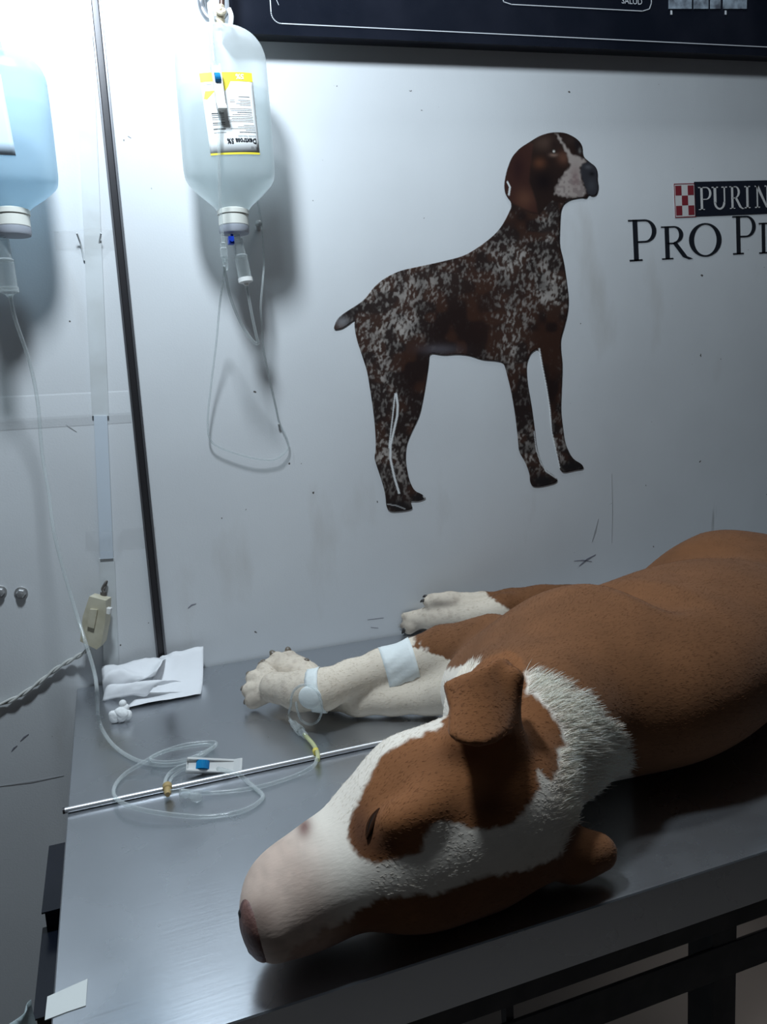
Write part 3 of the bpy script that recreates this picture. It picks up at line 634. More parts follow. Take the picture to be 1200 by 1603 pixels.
# hook and tie at the top of the right bottle
hk = thing('wall_hook', W(345, -60), 'grey metal hook above the labelled bottle, at the top picture edge', 'hook')
P = lambda px, py, y: W(px, py, y)
bm = bmesh.new(); tube(bm, [P(313, -70, -.001), P(313, -40, -.03), P(313, -10, YB + .005), P(317, 15, YB + .003), P(328, 30, YB), P(343, 30, YB), P(353, 18, YB)], .0042, 12); obj('hook_bar', bm, M_hook, hk, smooth=True)
bm = bmesh.new(); cyl(bm, P(347, -80, YB - .003), P(347, 12, YB - .003), .0034); obj('rod', bm, M_brownrod, hk, smooth=True)
bm = bmesh.new(); lathe(bm, [(.012, 0), (.012, .0015), (.009, .003)], frame(P(313, -72, -.0005), (0, -1, 0))); obj('rose', bm, M_hook, hk, smooth=True)
ti = thing('gauze_tie', P(345, 25, YB), 'knotted beige gauze tie holding the labelled bottle to its hook', 'tie')
bm = bmesh.new()
for k in range(3):
    P0 = [P(345 + 4 * math.sin(q * 1.3 + k * 2.1), 8 + q * 4.2, YB - .004 - .004 * math.cos(q * 1.3 + k * 2.1)) for q in range(10)]
    tube(bm, P0, .0024, 8, 4)
obj('twisted_strand', bm, M_twine, ti, smooth=True)
bm = bmesh.new(); tube(bm, [P(347, 14, YB - .009), P(341, 17, YB - .010), P(345, 21, YB - .012), P(351, 18, YB - .010), P(347, 14, YB - .009)], .0028, 8, 5); obj('knot', bm, M_twine, ti, smooth=True)
bm = bmesh.new(); tube(bm, [P(328, 5, YB - .003), P(330, 22, YB - .004), P(333, 38, YB - .004)], .0032, 8, 4); tube(bm, [P(358, 14, YB - .003), P(362, 26, YB - .004), P(360, 42, YB - .004)], .003, 8, 4); obj('loose_end', bm, M_white, ti, smooth=True)

# ------------------------------------------------------------------ infusion lines
def roller_clamp(root, A, B, face, wdt, th, flare=True):
    """open channel housing from A to B; face = outward normal; wheel sits near A"""
    A, B = Vector(A), Vector(B); L = (B - A).length; M = frame(A, face, B - A)   # local x along, z outwards
    bm = bmesh.new()
    box(bm, 0, L, -wdt / 2, wdt / 2, 0, th * .3, M)
    prism(bm, [M @ Vector(p) for p in ((0, -wdt / 2, 0), (L, -wdt / 2, 0), (L, -wdt / 2, th * .75), (0, -wdt / 2, th))], (M.to_3x3() @ Vector((0, wdt * .16, 0))))
    prism(bm, [M @ Vector(p) for p in ((0, wdt / 2, 0), (L, wdt / 2, 0), (L, wdt / 2, th * .75), (0, wdt / 2, th))], (M.to_3x3() @ Vector((0, -wdt * .16, 0))))
    if flare: prism(bm, [M @ Vector(p) for p in ((L * .84, -wdt / 2, th * .2), (L, -wdt / 2, 0), (L * 1.04, -wdt / 2, th * 1.25), (L, -wdt / 2, th * 1.25), (L * .88, -wdt / 2, th * .72))], (M.to_3x3() @ Vector((0, wdt, 0))))
    box(bm, L * .03, L * .93, -wdt * .38, wdt * .38, th * .2, th * .72, M)
    h = obj('clamp_housing', bm, M_white, root, bevel=.0006)
    bm = bmesh.new(); c = M @ Vector((L * .3, 0, th * .62)); yv = M.to_3x3() @ Vector((0, 1, 0)); cyl(bm, c - yv * wdt * .3, c + yv * wdt * .3, th * .55, seg=24)
    for k in range(24):
        a_ = 2 * PI * k / 24; d_ = M.to_3x3() @ Vector((math.cos(a_), 0, math.sin(a_))); cc_ = c + d_ * th * .55; cyl(bm, cc_ - yv * wdt * .28, cc_ + yv * wdt * .28, th * .04, seg=5)
    obj('roller', bm, M_blue, h, smooth=True, auto=.6)
def drip_chamber(root, top, bot, r, lid):
    top, bot = Vector(top), Vector(bot); L = (bot - top).length; M = frame(top, bot - top)
    bm = bmesh.new(); lathe(bm, [(r * .45, -.006), (r * .5, L * .02), (r * .8, L * .04), (r * .85, L * .38), (r, L * .40), (r * 1.02, L * .9), (r * .8, L * .93)], M); ch = obj('drip_chamber', bm, M_chamber, root, smooth=True, auto=.5)
    bm = bmesh.new(); lathe(bm, [(r * .9, L * .88), (r * 1.12, L * .89), (r * 1.12, L * .98), (r * .5, L * 1.01), (r * .3, L * 1.06)], M); obj('chamber_base', bm, M_white if lid else M_clear, ch, smooth=True, auto=.5)
    bm = bmesh.new(); lathe(bm, [(r * .97, L * .395), (r * 1.04, L * .40), (r * 1.04, L * .42), (r * .97, L * .425)], M); obj('chamber_ring', bm, M_clear, ch, smooth=True, auto=.5)
    return ch
# right-hand line -----------------------------------------------------------
la = thing('infusion_line', W(385, 440, YB), 'clear infusion line hanging from the labelled bottle, looped against the wall', 'tubing', 'infusion lines')
drip_chamber(la, W(371, 372, YB), W(385, 443, YB - .004), .0082, True)
bm = bmesh.new(); c = W(361, 377, YB - .008); box(bm, c.x - .0035, c.x + .0035, c.y - .006, c.y + .004, c.z - .0045, c.z + .0045); cyl(bm, c + Vector((0, -.009, 0)), c + Vector((0, .008, 0)), .0026); cyl(bm, c + Vector((.002, 0, .002)), c + Vector((.002, -.0, .008)), .0018); obj('air_vent_cap', bm, mat('royal_blue_plastic', (.01, .05, .45, 1), .35, bump=(60, .1, .001)), la, bevel=.0008)
RT = .0019; yb_ = YB
bm = bmesh.new(); tube(bm, [W(386, 447, yb_), W(393, 487, yb_), W(401, 525, yb_), W(404, 537, yb_ + .001), W(396, 534, yb_ + .002), W(378, 508, yb_ + .002), W(362, 470, yb_ - .012), W(353, 432, yb_ - .03), W(351, 416, yb_ - .04)], RT, 10); obj('tube', bm, M_clear, la, smooth=True)
yc_ = YB - .041
bm = bmesh.new(); tube(bm, [W(348, 368, yc_), W(345, 330, yc_ - .001), W(343, 270, yc_ - .002), W(343, 220, yc_ - .003), W(344, 175, yc_ - .004)], RT, 10); obj('tube', bm, M_clear, la, smooth=True)
bm = bmesh.new(); tube(bm, [W(337, 112, yc_ - .004), W(334, 90, yc_ - .003), W(331, 60, yc_ + .004), W(330, 38, yc_ + .02), W(331, 20, yc_ + .03)], RT, 10); obj('tube', bm, M_clear, la, smooth=True)
roller_clamp(la, W(336, 104, yc_), W(346, 172, yc_), (0, -1, 0), .0105, .009, True)
bm = bmesh.new(); MM = frame(W(348, 366, yc_), W(351, 404, yc_) - W(348, 366, yc_)); lathe(bm, [(.002, 0), (.0022, .010), (.004, .011), (.0035, .016), (.0045, .017), (.0045, .027), (.003, .029), (.002, .033)], MM, 16); obj('connector', bm, M_clear, la, smooth=True, auto=.5)
bm = bmesh.new(); tube(bm, [W(349, 400, yc_), W(350, 414, yc_), W(353, 421, yc_), W(356, 419, yc_), W(353, 400, yc_)], .0012, 8); obj('needle_guard', bm, M_clear, la, smooth=True)
bm = bmesh.new(); tube(bm, [W(351, 416, yc_), W(350, 434, yc_ + .015), W(344, 476, -.05), W(338, 540, -.03), W(330, 605, -.018), W(325, 660, -.012), W(330, 690, -.01), W(355, 705, -.010), W(395, 717, -.010), W(425, 720, -.008), W(441, 713, -.008), W(451, 700, -.006), W(447, 682, -.004), W(437, 661, -.003), W(430, 630, -.006), W(420, 585, -.012), W(412, 545, -.03), W(410.5, 520, -.045), W(408, 480, -.05), W(411, 440, -.045), W(413, 405, -.03), W(409, 350, -.035), W(400, 300, -.035)], .0014, 8); obj('thin_tube', bm, M_clear, la, smooth=True)
# left-hand line --------------------------------------------------------------
lbn = thing('infusion_line', W(10, 450, YB2), 'clear infusion line from the bluish bottle, coiled on the table and running to the paw', 'tubing', 'infusion lines')
drip_chamber(lbn, W(2, 371, YB2), W(15, 460, YB2), .0095, False)
H_ = .0028
path = [W(16, 462, YB2), W(24, 500, YB2 + .01), W(46, 566, YB2 + .02), W(59, 630, YB2 + .025), W(66, 710, YB2 + .02), W(76, 770, YB2 + .005), W(84, 830, YB2 - .015), W(100, 895, -.115), W(115, 945, -.13), W(132, 1000, -.16), W(147, 1050, -.195), W(152, 1085, -.225), T(153, 1118, .03), T(160, 1142, .014), T(178, 1167, .005), T(205, 1186, H_), T(233, 1195, H_), T(266, 1197, H_), T(302, 1189, .004), T(331, 1172, .006), T(338, 1164, .007), T(326, 1162, .009), T(290, 1166, .010), T(250, 1179, .009), T(222, 1195, .0075), T(195, 1212, H_), T(179, 1232, H_), T(183, 1251, .0088), T(216, 1266, .0085), T(275, 1276, .006), T(333, 1278, H_), T(383, 1268, H_), T(411, 1249, H_), T(402, 1236, H_), T(385, 1222, H_), T(372, 1212, .009), T(340, 1203, .011)]
bm = bmesh.new(); tube(bm, path, .0021, 10, 7); obj('tube', bm, M_clear, lbn, smooth=True)
bm = bmesh.new(); tube(bm, [T(334, 1169, .0035), T(318, 1178, .0035), T(290, 1190, .0065), T(255, 1193, .0075), T(235, 1188, .0075), T(255, 1177, .006), T(290, 1170, .005), T(322, 1166, .004), T(334, 1169, .0035)], .0019, 8, 7); obj('tube', bm, M_clear, lbn, smooth=True)
bm = bmesh.new(); tube(bm, [T(296, 1196, .010), T(280, 1201, .006), T(264, 1212, H_), T(258, 1226, .006), T(262, 1238, .009), T(285, 1238, .009), T(325, 1241, .004), T(375, 1237, H_), T(420, 1228, H_), T(465, 1213, H_), T(490, 1199, .009), T(496, 1187, .0095)], .002, 10, 7); obj('tube', bm, M_clear, lbn, smooth=True)
bm = bmesh.new(); tube(bm, [T(298, 1200, .010), T(284, 1206, .005), T(270, 1216, H_), T(264, 1228, H_), T(258, 1240, .009)], .0016, 8, 6); obj('tube', bm, M_clear, lbn, smooth=True)
bm = bmesh.new(); tube(bm, [T(497, 1190, .009), T(497, 1180, .0095), T(492, 1168, .007), T(483, 1157, .006), T(476, 1150, .006)], .0024, 10, 6); obj('yellow_tube', bm, M_yellow, lbn, smooth=True)
bm = bmesh.new(); lathe(bm, [(.0028, -.003), (.0034, -.002), (.0034, .002), (.0028, .003)], frame(T(494, 1176, .0085), T(497, 1186, .009) - T(490, 1166, .008)), 14); obj('collar', bm, mat('yellow_collar', (.75, .62, .12, 1), .4, bump=(60, .1, .001)), lbn, smooth=True)
a, b = T(478, 1152, .006), T(456, 1130, .007)
bm = bmesh.new(); MM = frame(a, b - a); L = (b - a).length; lathe(bm, [(.0024, -.002), (.0036, 0), (.0036, L * .3), (.0052, L * .32), (.0052, L * .55), (.0042, L * .58), (.0042, L * .85), (.0028, L * .9), (.0022, L * 1.1)], MM, 16); obj('luer_connector', bm, M_clear, lbn, smooth=True, auto=.5)
bm = bmesh.new(); c0_ = T(262, 1236, .0095); lathe(bm, [(.0035, -.008), (.0045, -.007), (.0045, -.001), (.0033, 0), (.0033, .006), (.0025, .009)], frame(c0_, T(262, 1250, .007) - T(261, 1225, .009)), 14); obj('injection_port', bm, mat('amber_rubber', (.42, .30, .13, 1), .5, bump=(60, .1, .001)), lbn, smooth=True, auto=.5)
bm = bmesh.new(); MM = frame(T(282, 1240, .0065), T(322, 1253, .004) - T(282, 1240, .0065)); lathe(bm, [(.002, 0), (.0042, .002), (.0042, .008), (.0028, .010), (.0028, .016), (.0044, .017), (.0044, .022), (.002, .025)], MM, 14); obj('connector', bm, M_clear, lbn, smooth=True, auto=.5)
roller_clamp(lbn, T(291, 1200, .0085), T(372, 1196, .0085), (.05, -.78, .6), .0135, .0115, True)
# line up to the paw: loop over the taped wrist
path_paw = [T(457, 1131, .008), T(452, 1118, .014), T(455, 1104, .03), T(456, 1092, .047), T(461, 1080, .062), T(472, 1073, .072), T(486, 1074, .075), T(497, 1084, .072), T(503, 1100, .055), T(503, 1116, .03), T(496, 1130, .013), T(484, 1134, .010), T(472, 1128, .014), T(466, 1115, .028), T(463, 1100, .048)]
bm = bmesh.new(); tube(bm, path_paw, .0014, 8, 7); obj('thin_tube', bm, M_clear, lbn, smooth=True)

# ------------------------------------------------------------------ switch on its cord
sw = thing('cord_switch', W(150, 985, -.02), 'ivory cord switch hanging from a wire beside the conduit', 'switch')
top_, bot_ = W(158, 934, -.018), W(143, 1012, -.022)
M = frame(bot_, (-.35, -.93, .05), top_ - bot_); L = (top_ - bot_).length
bm = bmesh.new()
prism(bm, [M @ Vector(p) for p in ((.0, -.010, -.012), (L * .12, -.0145, -.012), (L * .55, -.0155, -.012), (L, -.012, -.012), (L * 1.02, .010, -.012), (L * .6, .0145, -.012), (L * .1, .013, -.012))], M.to_3x3() @ Vector((0, 0, .02))); obj('switch_body', bm, M_ivory, sw, bevel=.003)
bm = bmesh.new(); prism(bm, [M @ Vector(p) for p in ((L * .42, -.003, .007), (L * .8, -.004, .007), (L * .78, .006, .007), (L * .44, .006, .007))], M.to_3x3() @ Vector((0, 0, .004))); obj('rocker', bm, M_ivory, sw, bevel=.001)
bm = bmesh.new(); box(bm, L * .72, L * .84, -.0185, -.011, -.004, .004, M); obj('side_tab', bm, M_white, sw, bevel=.001)
bm = bmesh.new(); tube(bm, [top_ + Vector((.003, .01, -.002)), W(162, 925, -.012), W(165, 917, -.010), W(167, 910, -.009), W(164, 914, -.011), W(160, 922, -.012), W(163, 928, -.014)], .0016, 8, 6); cyl(bm, W(162, 936, -.014), W(162, 927, -.013), .0042); obj('hanging_wire', bm, mat('dull_wire', (.12, .11, .10, 1), .5, .4, bump=(60, .1, .001)), sw, smooth=True)
for k in range(2):
    bm = bmesh.new(); pts = []
    base = [(140, 1016, -.02), (128, 1024, -.012), (110, 1034, -.007), (88, 1047, -.0055), (64, 1066, -.0055), (36, 1086, -.0055), (10, 1099, -.0055), (-40, 1116, -.0055)]
    cb = catmull([W(*q) for q in base], 10)
    for i, q in enumerate(cb): a_ = i * .35 + k * PI; pts.append(q + Vector((0, math.cos(a_) * .0016, math.sin(a_) * .0018)))
    tube(bm, pts, .0017, 8, 1, False); obj('cord', bm, mat('cord_pvc', (.62, .63, .60, 1), .5, bump=(60, .1, .001)), sw, smooth=True)

# ------------------------------------------------------------------ papers and cotton on the table
def sheet(bm, P, N=16, bend=None, amp=.0015, seed=0):
    g = []
    for i in range(N + 1):
        row = []
        for j in range(N + 1):
            u, v = i / N, j / N; p = (P[0].lerp(P[1], u)).lerp(P[3].lerp(P[2], u), v)
            if bend: p = p + bend(u, v)
            q = float(vnoise(np.array([u * 3 + seed]), np.array([v * 3]))[0] - .5) * amp * 2 + abs(float(vnoise(np.array([u * 6 + seed]), np.array([v * 6 + 4]))[0]) - .5) * amp
            p.z += q * (1 if .01 < u < .99 else .6); p.y -= q * .5; p.y = min(p.y, -.004); p.z = max(p.z, TZ + .0008); row.append(bm.verts.new(p))
        g.append(row)
    for i in range(N):
        for j in range(N): bm.faces.new((g[i][j], g[i + 1][j], g[i + 1][j + 1], g[i][j + 1]))
pp = thing('crumpled_paper', T(240, 1075), 'crumpled white sheet of paper on the table corner by the wall', 'paper')
bm = bmesh.new(); sheet(bm, [T(190, 1111, .002), T(314, 1087, .002), W(318, 1013, -.012), W(250, 1031, -.012)], bend=lambda u, v: Vector((0, 0, -.018 * math.sin(PI * v) * (1 - .3 * u))), amp=.004, seed=1)
o = obj('flat_sheet', bm, M_paper, pp, smooth=True, auto=1); s = o.modifiers.new('thick', 'SOLIDIFY'); s.thickness = .0003
bm = bmesh.new(); sheet(bm, [T(162, 1083, .006), T(242, 1062, .016), W(259, 1027, -.022), W(159, 1046, -.014)], bend=lambda u, v: Vector((0, -.012 * math.sin(PI * v), .010 * math.sin(PI * v) * (.5 + math.sin(2 * PI * u)))), amp=.006, seed=5)
o = obj('folded_flap', bm, M_paper, pp, smooth=True, auto=1); s = o.modifiers.new('thick', 'SOLIDIFY'); s.thickness = .0003
bm = bmesh.new(); sheet(bm, [T(160, 1097, .002), T(230, 1088, .006), T(283, 1068, .016), T(178, 1074, .012)], bend=lambda u, v: Vector((0, 0, .009 * math.sin(PI * v))), amp=.004, seed=9)
o = obj('folded_flap', bm, M_paper, pp, smooth=True, auto=1); s = o.modifiers.new('thick', 'SOLIDIFY'); s.thickness = .0003
bm = bmesh.new()
for px, py, z, r in [(180, 1121, .0075, .0075), (190, 1118, .009, .0085), (200, 1119, .0065, .006), (194, 1108, .014, .006), (192, 1101, .02, .0042)]:
    c = T(px, py, z); r_ = bmesh.ops.create_icosphere(bm, subdivisions=3, radius=r)
    for v in r_['verts']:
        q = v.co.copy() * 160; v.co *= 1 + .35 * (float(vnoise(np.array([q.x + px]), np.array([q.y]), np.array([q.z]))[0]) - .5); v.co += c; v.co.z = max(v.co.z, TZ + .0006)
tag(obj('cotton_wad', bm, M_cotton, smooth=True, auto=3), 'small white wad of cotton in front of the crumpled paper', 'cotton')

# plastic sheet beyond the near left corner
bm = bmesh.new(); q = [W(28, 1600, -.60), W(72, 1558, -.52), W(66, 1640, -.52), W(20, 1680, -.60)]
sheet_g = []
for i in range(9):
    row = []
    for j in range(9):
        u, v = i / 8, j / 8; p = (q[0].lerp(q[1], u)).lerp(q[3].lerp(q[2], u), v); p.x += .004 * math.sin(5 * u + 3 * v) - .006; row.append(bm.verts.new(p))
    sheet_g.append(row)
for i in range(8):
    for j in range(8): bm.faces.new((sheet_g[i][j], sheet_g[i + 1][j], sheet_g[i + 1][j + 1], sheet_g[i][j + 1]))
o = tag(obj('plastic_sheet', bm, M_plastic, smooth=True), 'pale translucent plastic hanging off the left table edge by the tape patch', 'plastic')
s = o.modifiers.new('thick', 'SOLIDIFY'); s.thickness = .0004

# ------------------------------------------------------------------ the dog lying on its left side
GH = .0025
GLO = np.array([.085 - .09, -.70, -.006]); GHI = np.array([.99, -.004, .235])
GN = np.ceil((GHI - GLO) / GH).astype(int) + 1
FLD = np.full(GN, .04, np.float32)
def sub(lo, hi):
    i0 = np.maximum(np.floor((np.array(lo) - GLO) / GH).astype(int), 0); i1 = np.minimum(np.ceil((np.array(hi) - GLO) / GH).astype(int) + 1, GN)
    sl = tuple(slice(a, b) for a, b in zip(i0, i1))
    X, Y, Z = np.meshgrid(*[GLO[k] + GH * np.arange(i0[k], i1[k]) for k in range(3)], indexing='ij'); return sl, X, Y, Z
def smin(a, b, k):
    h = np.clip(.5 + .5 * (b - a) / k, 0, 1); return b * (1 - h) + a * h - k * h * (1 - h)
def put(sl, d, k, op='u'):
    FLD[sl] = smin(FLD[sl], d, k) if op == 'u' else -smin(-FLD[sl], d, k)
def ell(c, r, A=None, k=.02, op='u'):
    c = np.array(c, float); r = np.array(r, float); A = np.eye(3) if A is None else np.array(A)
    e = np.abs(A.T) @ r + .03 if False else np.full(3, r.max()) + k + .012
    sl, X, Y, Z = sub(c - e, c + e); P = np.stack([X - c[0], Y - c[1], Z - c[2]], -1) @ A.T
    k0 = np.linalg.norm(P / r, axis=-1); k1 = np.linalg.norm(P / r ** 2, axis=-1) + 1e-9
    put(sl, k0 * (k0 - 1) / k1, k, op)
def rc(a, b, ra, rb, k=.02, op='u', flat=None, fs=1):
    a, b = np.array(a, float), np.array(b, float); m = max(ra, rb) * max(1, fs) + k + .012
    sl, X, Y, Z = sub(np.minimum(a, b) - m, np.maximum(a, b) + m); P = np.stack([X, Y, Z], -1) - a; ba = b - a
    h = np.clip(P @ ba / (ba @ ba + 1e-12), 0, 1); Q = P - h[..., None] * ba
    if flat is not None:
        n = np.array(flat, float); n /= np.linalg.norm(n); q = Q @ n; Q = Q + (q / fs - q)[..., None] * n
    put(sl, np.linalg.norm(Q, axis=-1) - (ra + (rb - ra) * h), k, op)
def chain(P, R, k=.02):
    for i in range(len(P) - 1): rc(P[i], P[i + 1], R[i], R[i + 1], k)
def t(px, py, z): v = T(px, py, z); return (v.x, v.y, z)
def wl(px, py, y): v = W(px, py, y); return (v.x, y, v.z - TZ)
def yaw(d): c, s = math.cos(math.radians(d)), math.sin(math.radians(d)); return [[c, s, 0], [-s, c, 0], [0, 0, 1]]
# trunk
ell((.545, -.435, .080), (.205, .128, .079), yaw(20), .03)
ell((.47, -.47, .075), (.13, .105, .072), yaw(20), .04)
ell((.66, -.385, .078), (.15, .110, .072), yaw(20), .04)
ell((.780, -.305, .080), (.135, .118, .080), yaw(25), .03)
rc((.765, -.275, .090), (.665, -.185, .042), .064, .030, .03)
rc((.79, -.30, .045), (.67, -.16, .035), .05, .034, .03)
# shoulder, chest, neck
ell((.415, -.435, .090), (.105, .082, .058), yaw(30), .03)
ell((.365, -.425, .060), (.070, .085, .058), yaw(10), .03)
rc((.430, -.455, .080), (.325, -.535, .078), .084, .060, .035)
rc((.325, -.535, .078), (.245, -.590, .070), .060, .056, .03)
ell((.318, -.500, .070), (.050, .060, .060), yaw(40), .03)
# head
Nn = np.array([.060, -.624, .037]); Oc = np.array([.268, -.603, .064])
Fw = (Nn - Oc) / np.linalg.norm(Nn - Oc); Dd = np.array([0, -math.cos(math.radians(8)), math.sin(math.radians(8))]); Dd -= Fw * (Dd @ Fw); Dd /= np.linalg.norm(Dd); Ss = np.cross(Fw, Dd)
if Ss[2] < 0: Ss = -Ss
HA = np.stack([Fw, Dd, Ss])
def hl(a, d, s): return Nn - Fw * a + Dd * d + Ss * s
ell(hl(.172, .000, .000), (.076, .055, .064), HA, .02)
ell(hl(.150, -.018, .034), (.055, .042, .032), HA, .02); ell(hl(.150, -.018, -.030), (.055, .042, .032), HA, .02)
ell(hl(.112, .016, 0), (.048, .033, .046), HA, .025)
rc(hl(.024, -.001, 0), hl(.120, -.006, 0), .030, .037, .02)
ell(hl(.044, -.012, .011), (.040, .030, .025), HA, .015); ell(hl(.044, -.012, -.010), (.040, .030, .025), HA, .015)
rc(hl(.036, -.036, .0), hl(.125, -.044, 0), .016, .027, .015)
ell(hl(.094, -.030, .032), (.012, .009, .009), HA, .008)
ell(hl(.006, .010, 0), (.012, .019, .021), HA, .012)
# eye socket and brow ridge on the upper side
ell(hl(.100, .026, .052), (.015, .009, .006), HA, .012, 's'); ell(hl(.112, .034, .040), (.022, .012, .010), HA, .02)
rc(hl(.070, -.020, .014), hl(.132, -.018, .036), .023, .031, .02)
# mouth line
rc(hl(.030, -.036, .030), hl(.100, -.034, .044), .0028, .0022, .005, 's')
# upper ear: folded flap standing off the skull
EAR = [(700, 1150), (703, 1112), (692, 1070), (722, 1056), (752, 1046), (776, 1031), (793, 1031), (804, 1045), (808, 1085), (806, 1120), (800, 1146), (775, 1164), (745, 1170), (715, 1162)]
def flap(poly, yf, half, lo, hi, k, rnd=.004):
    sl, X, Y, Z = sub(lo, hi); sh = X.shape; P = np.stack([X.ravel(), Y.ravel(), Z.ravel() + TZ], -1); px, py = proj(P)
    depth = (P - CAM) @ np.array([RM @ [0, 0, 1]]).T[:, 0]
    d2 = poly_sd(px, py, poly) * depth / F_PX + rnd; dy = np.abs(P[:, 1] - yf(px, py)) - half + rnd
    d = np.minimum(np.maximum(d2, dy), 0) + np.hypot(np.maximum(d2, 0), np.maximum(dy, 0)) - rnd
    put(sl, d.reshape(sh).astype(np.float32), k)
flap(EAR, lambda x, y: -.619 - .012 * (1 - ((x - 745) / 62) ** 2) - .026 * np.clip((y - 1100) / 65, -1, 1), .0055, (.13, -.70, .07), (.28, -.55, .24), .006)
rc(wl(775, 1150, -.618), wl(803, 1062, -.612), .013, .008, .010); rc(wl(730, 1160, -.615), wl(780, 1165, -.620), .014, .018, .014)
# lower ear lying on the steel
rc((.262, -.622, .036), (.300, -.630, .026), .027, .019, .014, flat=(0, 0, 1), fs=.8); rc((.294, -.630, .022), (.316, -.633, .023), .018, .014, .008); 
# forelegs: upper one taped, lower one tucked beneath
U = [t(770, 1018, .085), t(695, 1024, .070), t(655, 1033, .062), t(598, 1046, .054), t(550, 1062, .048), t(505, 1080, .043), t(470, 1082, .036), t(430, 1076, .031)]
chain(U, [.040, .031, .0245, .0205, .0195, .0215, .0210, .0185], .012)
Lw = [t(735, 1075, .045), t(672, 1087, .026), t(615, 1093, .022), t(560, 1097, .020), t(515, 1088, .020), t(478, 1060, .023), t(452, 1043, .027)]
chain(Lw, [.035, .022, .0185, .0165, .0165, .018, .0175], .010)
def toes(base, tips, r, k=.0025):
    for tp in tips: 
        b_ = np.array(base) * .45 + np.array(tp) * .55; rc(b_, tp, r * 1.05, r, k)
PT1 = [t(396, 1097, .012), t(391, 1081, .021), t(397, 1062, .031), t(413, 1049, .038)]; toes(t(438, 1076, .030), PT1, .0102)
PT2 = [t(421, 1042, .035), t(433, 1031, .041), t(452, 1029, .042), t(473, 1041, .036)]; toes(t(455, 1048, .028), PT2, .0095)
ell(t(455, 1050, .028), (.020, .022, .018), None, .01)
# hind feet against the wall
H1 = [t(790, 955, .040), t(735, 962, .033), t(680, 966, .027), t(648, 970, .021)]
chain(H1, [.019, .0170, .0175, .0140], .010)
HT1 = [t(629, 962, .029), t(622, 969, .021), t(625, 977, .014), t(640, 984, .010)]; toes(t(664, 967, .022), HT1, .0095)
H2 = [wl(800, 942, -.062), wl(755, 940, -.048), wl(705, 940, -.034), wl(680, 941, -.028)]
chain(H2, [.017, .0125, .0125, .0125], .008); toes(wl(690, 941, -.028), [wl(672, 937, -.021), wl(668, 942, -.026), wl(672, 948, -.030)], .0070)
chain([t(790, 952, .042), t(840, 948, .040), t(885, 944, .042)], [.020, .022, .024], .02); chain([wl(800, 942, -.062), wl(850, 943, -.09), wl(900, 940, -.12)], [.015, .018, .020], .02)
# tail lying out behind
chain([(.885, -.285, .05), (.93, -.30, .025), (.97, -.36, .018)], [.03, .020, .013], .02)
# rib ripples, loin hollow and shoulder groove
rc((.455, -.33, .155), (.500, -.49, .163), .008, .009, .035, 's')
rc((.700, -.34, .166), (.680, -.24, .14), .010, .010, .035, 's')
# resting on the steel
sl_ = (slice(None),) * 3; Zall = (GLO[2] + GH * np.arange(GN[2]))[None, None, :]
FLD = -smin(-FLD, -(.0012 - Zall) * np.ones_like(FLD), .004) if False else np.maximum(FLD, .0012 - Zall)
def surface_nets(F):
    n = np.array(F.shape); S = F < 0
    c = np.zeros(n - 1, int)
    for dx in (0, 1):
        for dy in (0, 1):
            for dz in (0, 1): c += S[dx:n[0] - 1 + dx, dy:n[1] - 1 + dy, dz:n[2] - 1 + dz]
    act = (c > 0) & (c < 8); idx = -np.ones(act.shape, int); ijk = np.argwhere(act); idx[act] = np.arange(len(ijk))
    acc = np.zeros((len(ijk), 3)); cnt = np.zeros(len(ijk))
    cor = [(a, b, d) for a in (0, 1) for b in (0, 1) for d in (0, 1)]
    for p in cor:
        for ax in range(3):
            if p[ax] == 0:
                q = list(p); q[ax] = 1
                fa = F[tuple((ijk + p).T)]; fb = F[tuple((ijk + q).T)]; m = (fa < 0) != (fb < 0)
                tt = np.where(m, fa / (fa - fb + 1e-20), 0); pt = np.array(p)[None] + (np.array(q) - np.array(p))[None] * tt[:, None]
                acc[m] += pt[m]; cnt[m] += 1
    V = (ijk + acc / cnt[:, None]) * GH + GLO
    Q = []
    for ax in range(3):
        a1, a2 = [(1, 2), (2, 0), (0, 1)][ax]
        lo = [slice(0, n[k] - 1) if k == ax else slice(1, n[k] - 1) for k in range(3)]; hi = list(lo); hi[ax] = slice(1, n[ax])
        sa = S[tuple(lo)]; sb = S[tuple(hi)]
        e = np.argwhere(sa != sb); off = np.array([0 if k == ax else 1 for k in range(3)]); g = e + off; inside = S[tuple(g.T)]
        u = np.zeros(3, int); u[a1] = 1; v = np.zeros(3, int); v[a2] = 1
        q = np.stack([idx[tuple((g - u - v).T)], idx[tuple((g - v).T)], idx[tuple(g.T)], idx[tuple((g - u).T)]], 1)
        q[~inside] = q[~inside][:, ::-1]; Q.append(q)
    return V, np.concatenate(Q)
DV, DQ = surface_nets(FLD)
DV[:, 2] += TZ
def smooth(V, Q, it, lam=.5):
    ed = np.concatenate([Q[:, [0, 1]], Q[:, [1, 2]], Q[:, [2, 3]], Q[:, [3, 0]]]); ed = np.concatenate([ed, ed[:, ::-1]])
    deg = np.bincount(ed[:, 0], minlength=len(V))[:, None] + 1e-9
    for _ in range(it):
        s = np.stack([np.bincount(ed[:, 0], V[ed[:, 1], k], len(V)) for k in range(3)], 1); V = V + lam * (s / deg - V); V[:, 2] = np.maximum(V[:, 2], TZ + .0008)
    return V
DV = smooth(DV, DQ, 2)

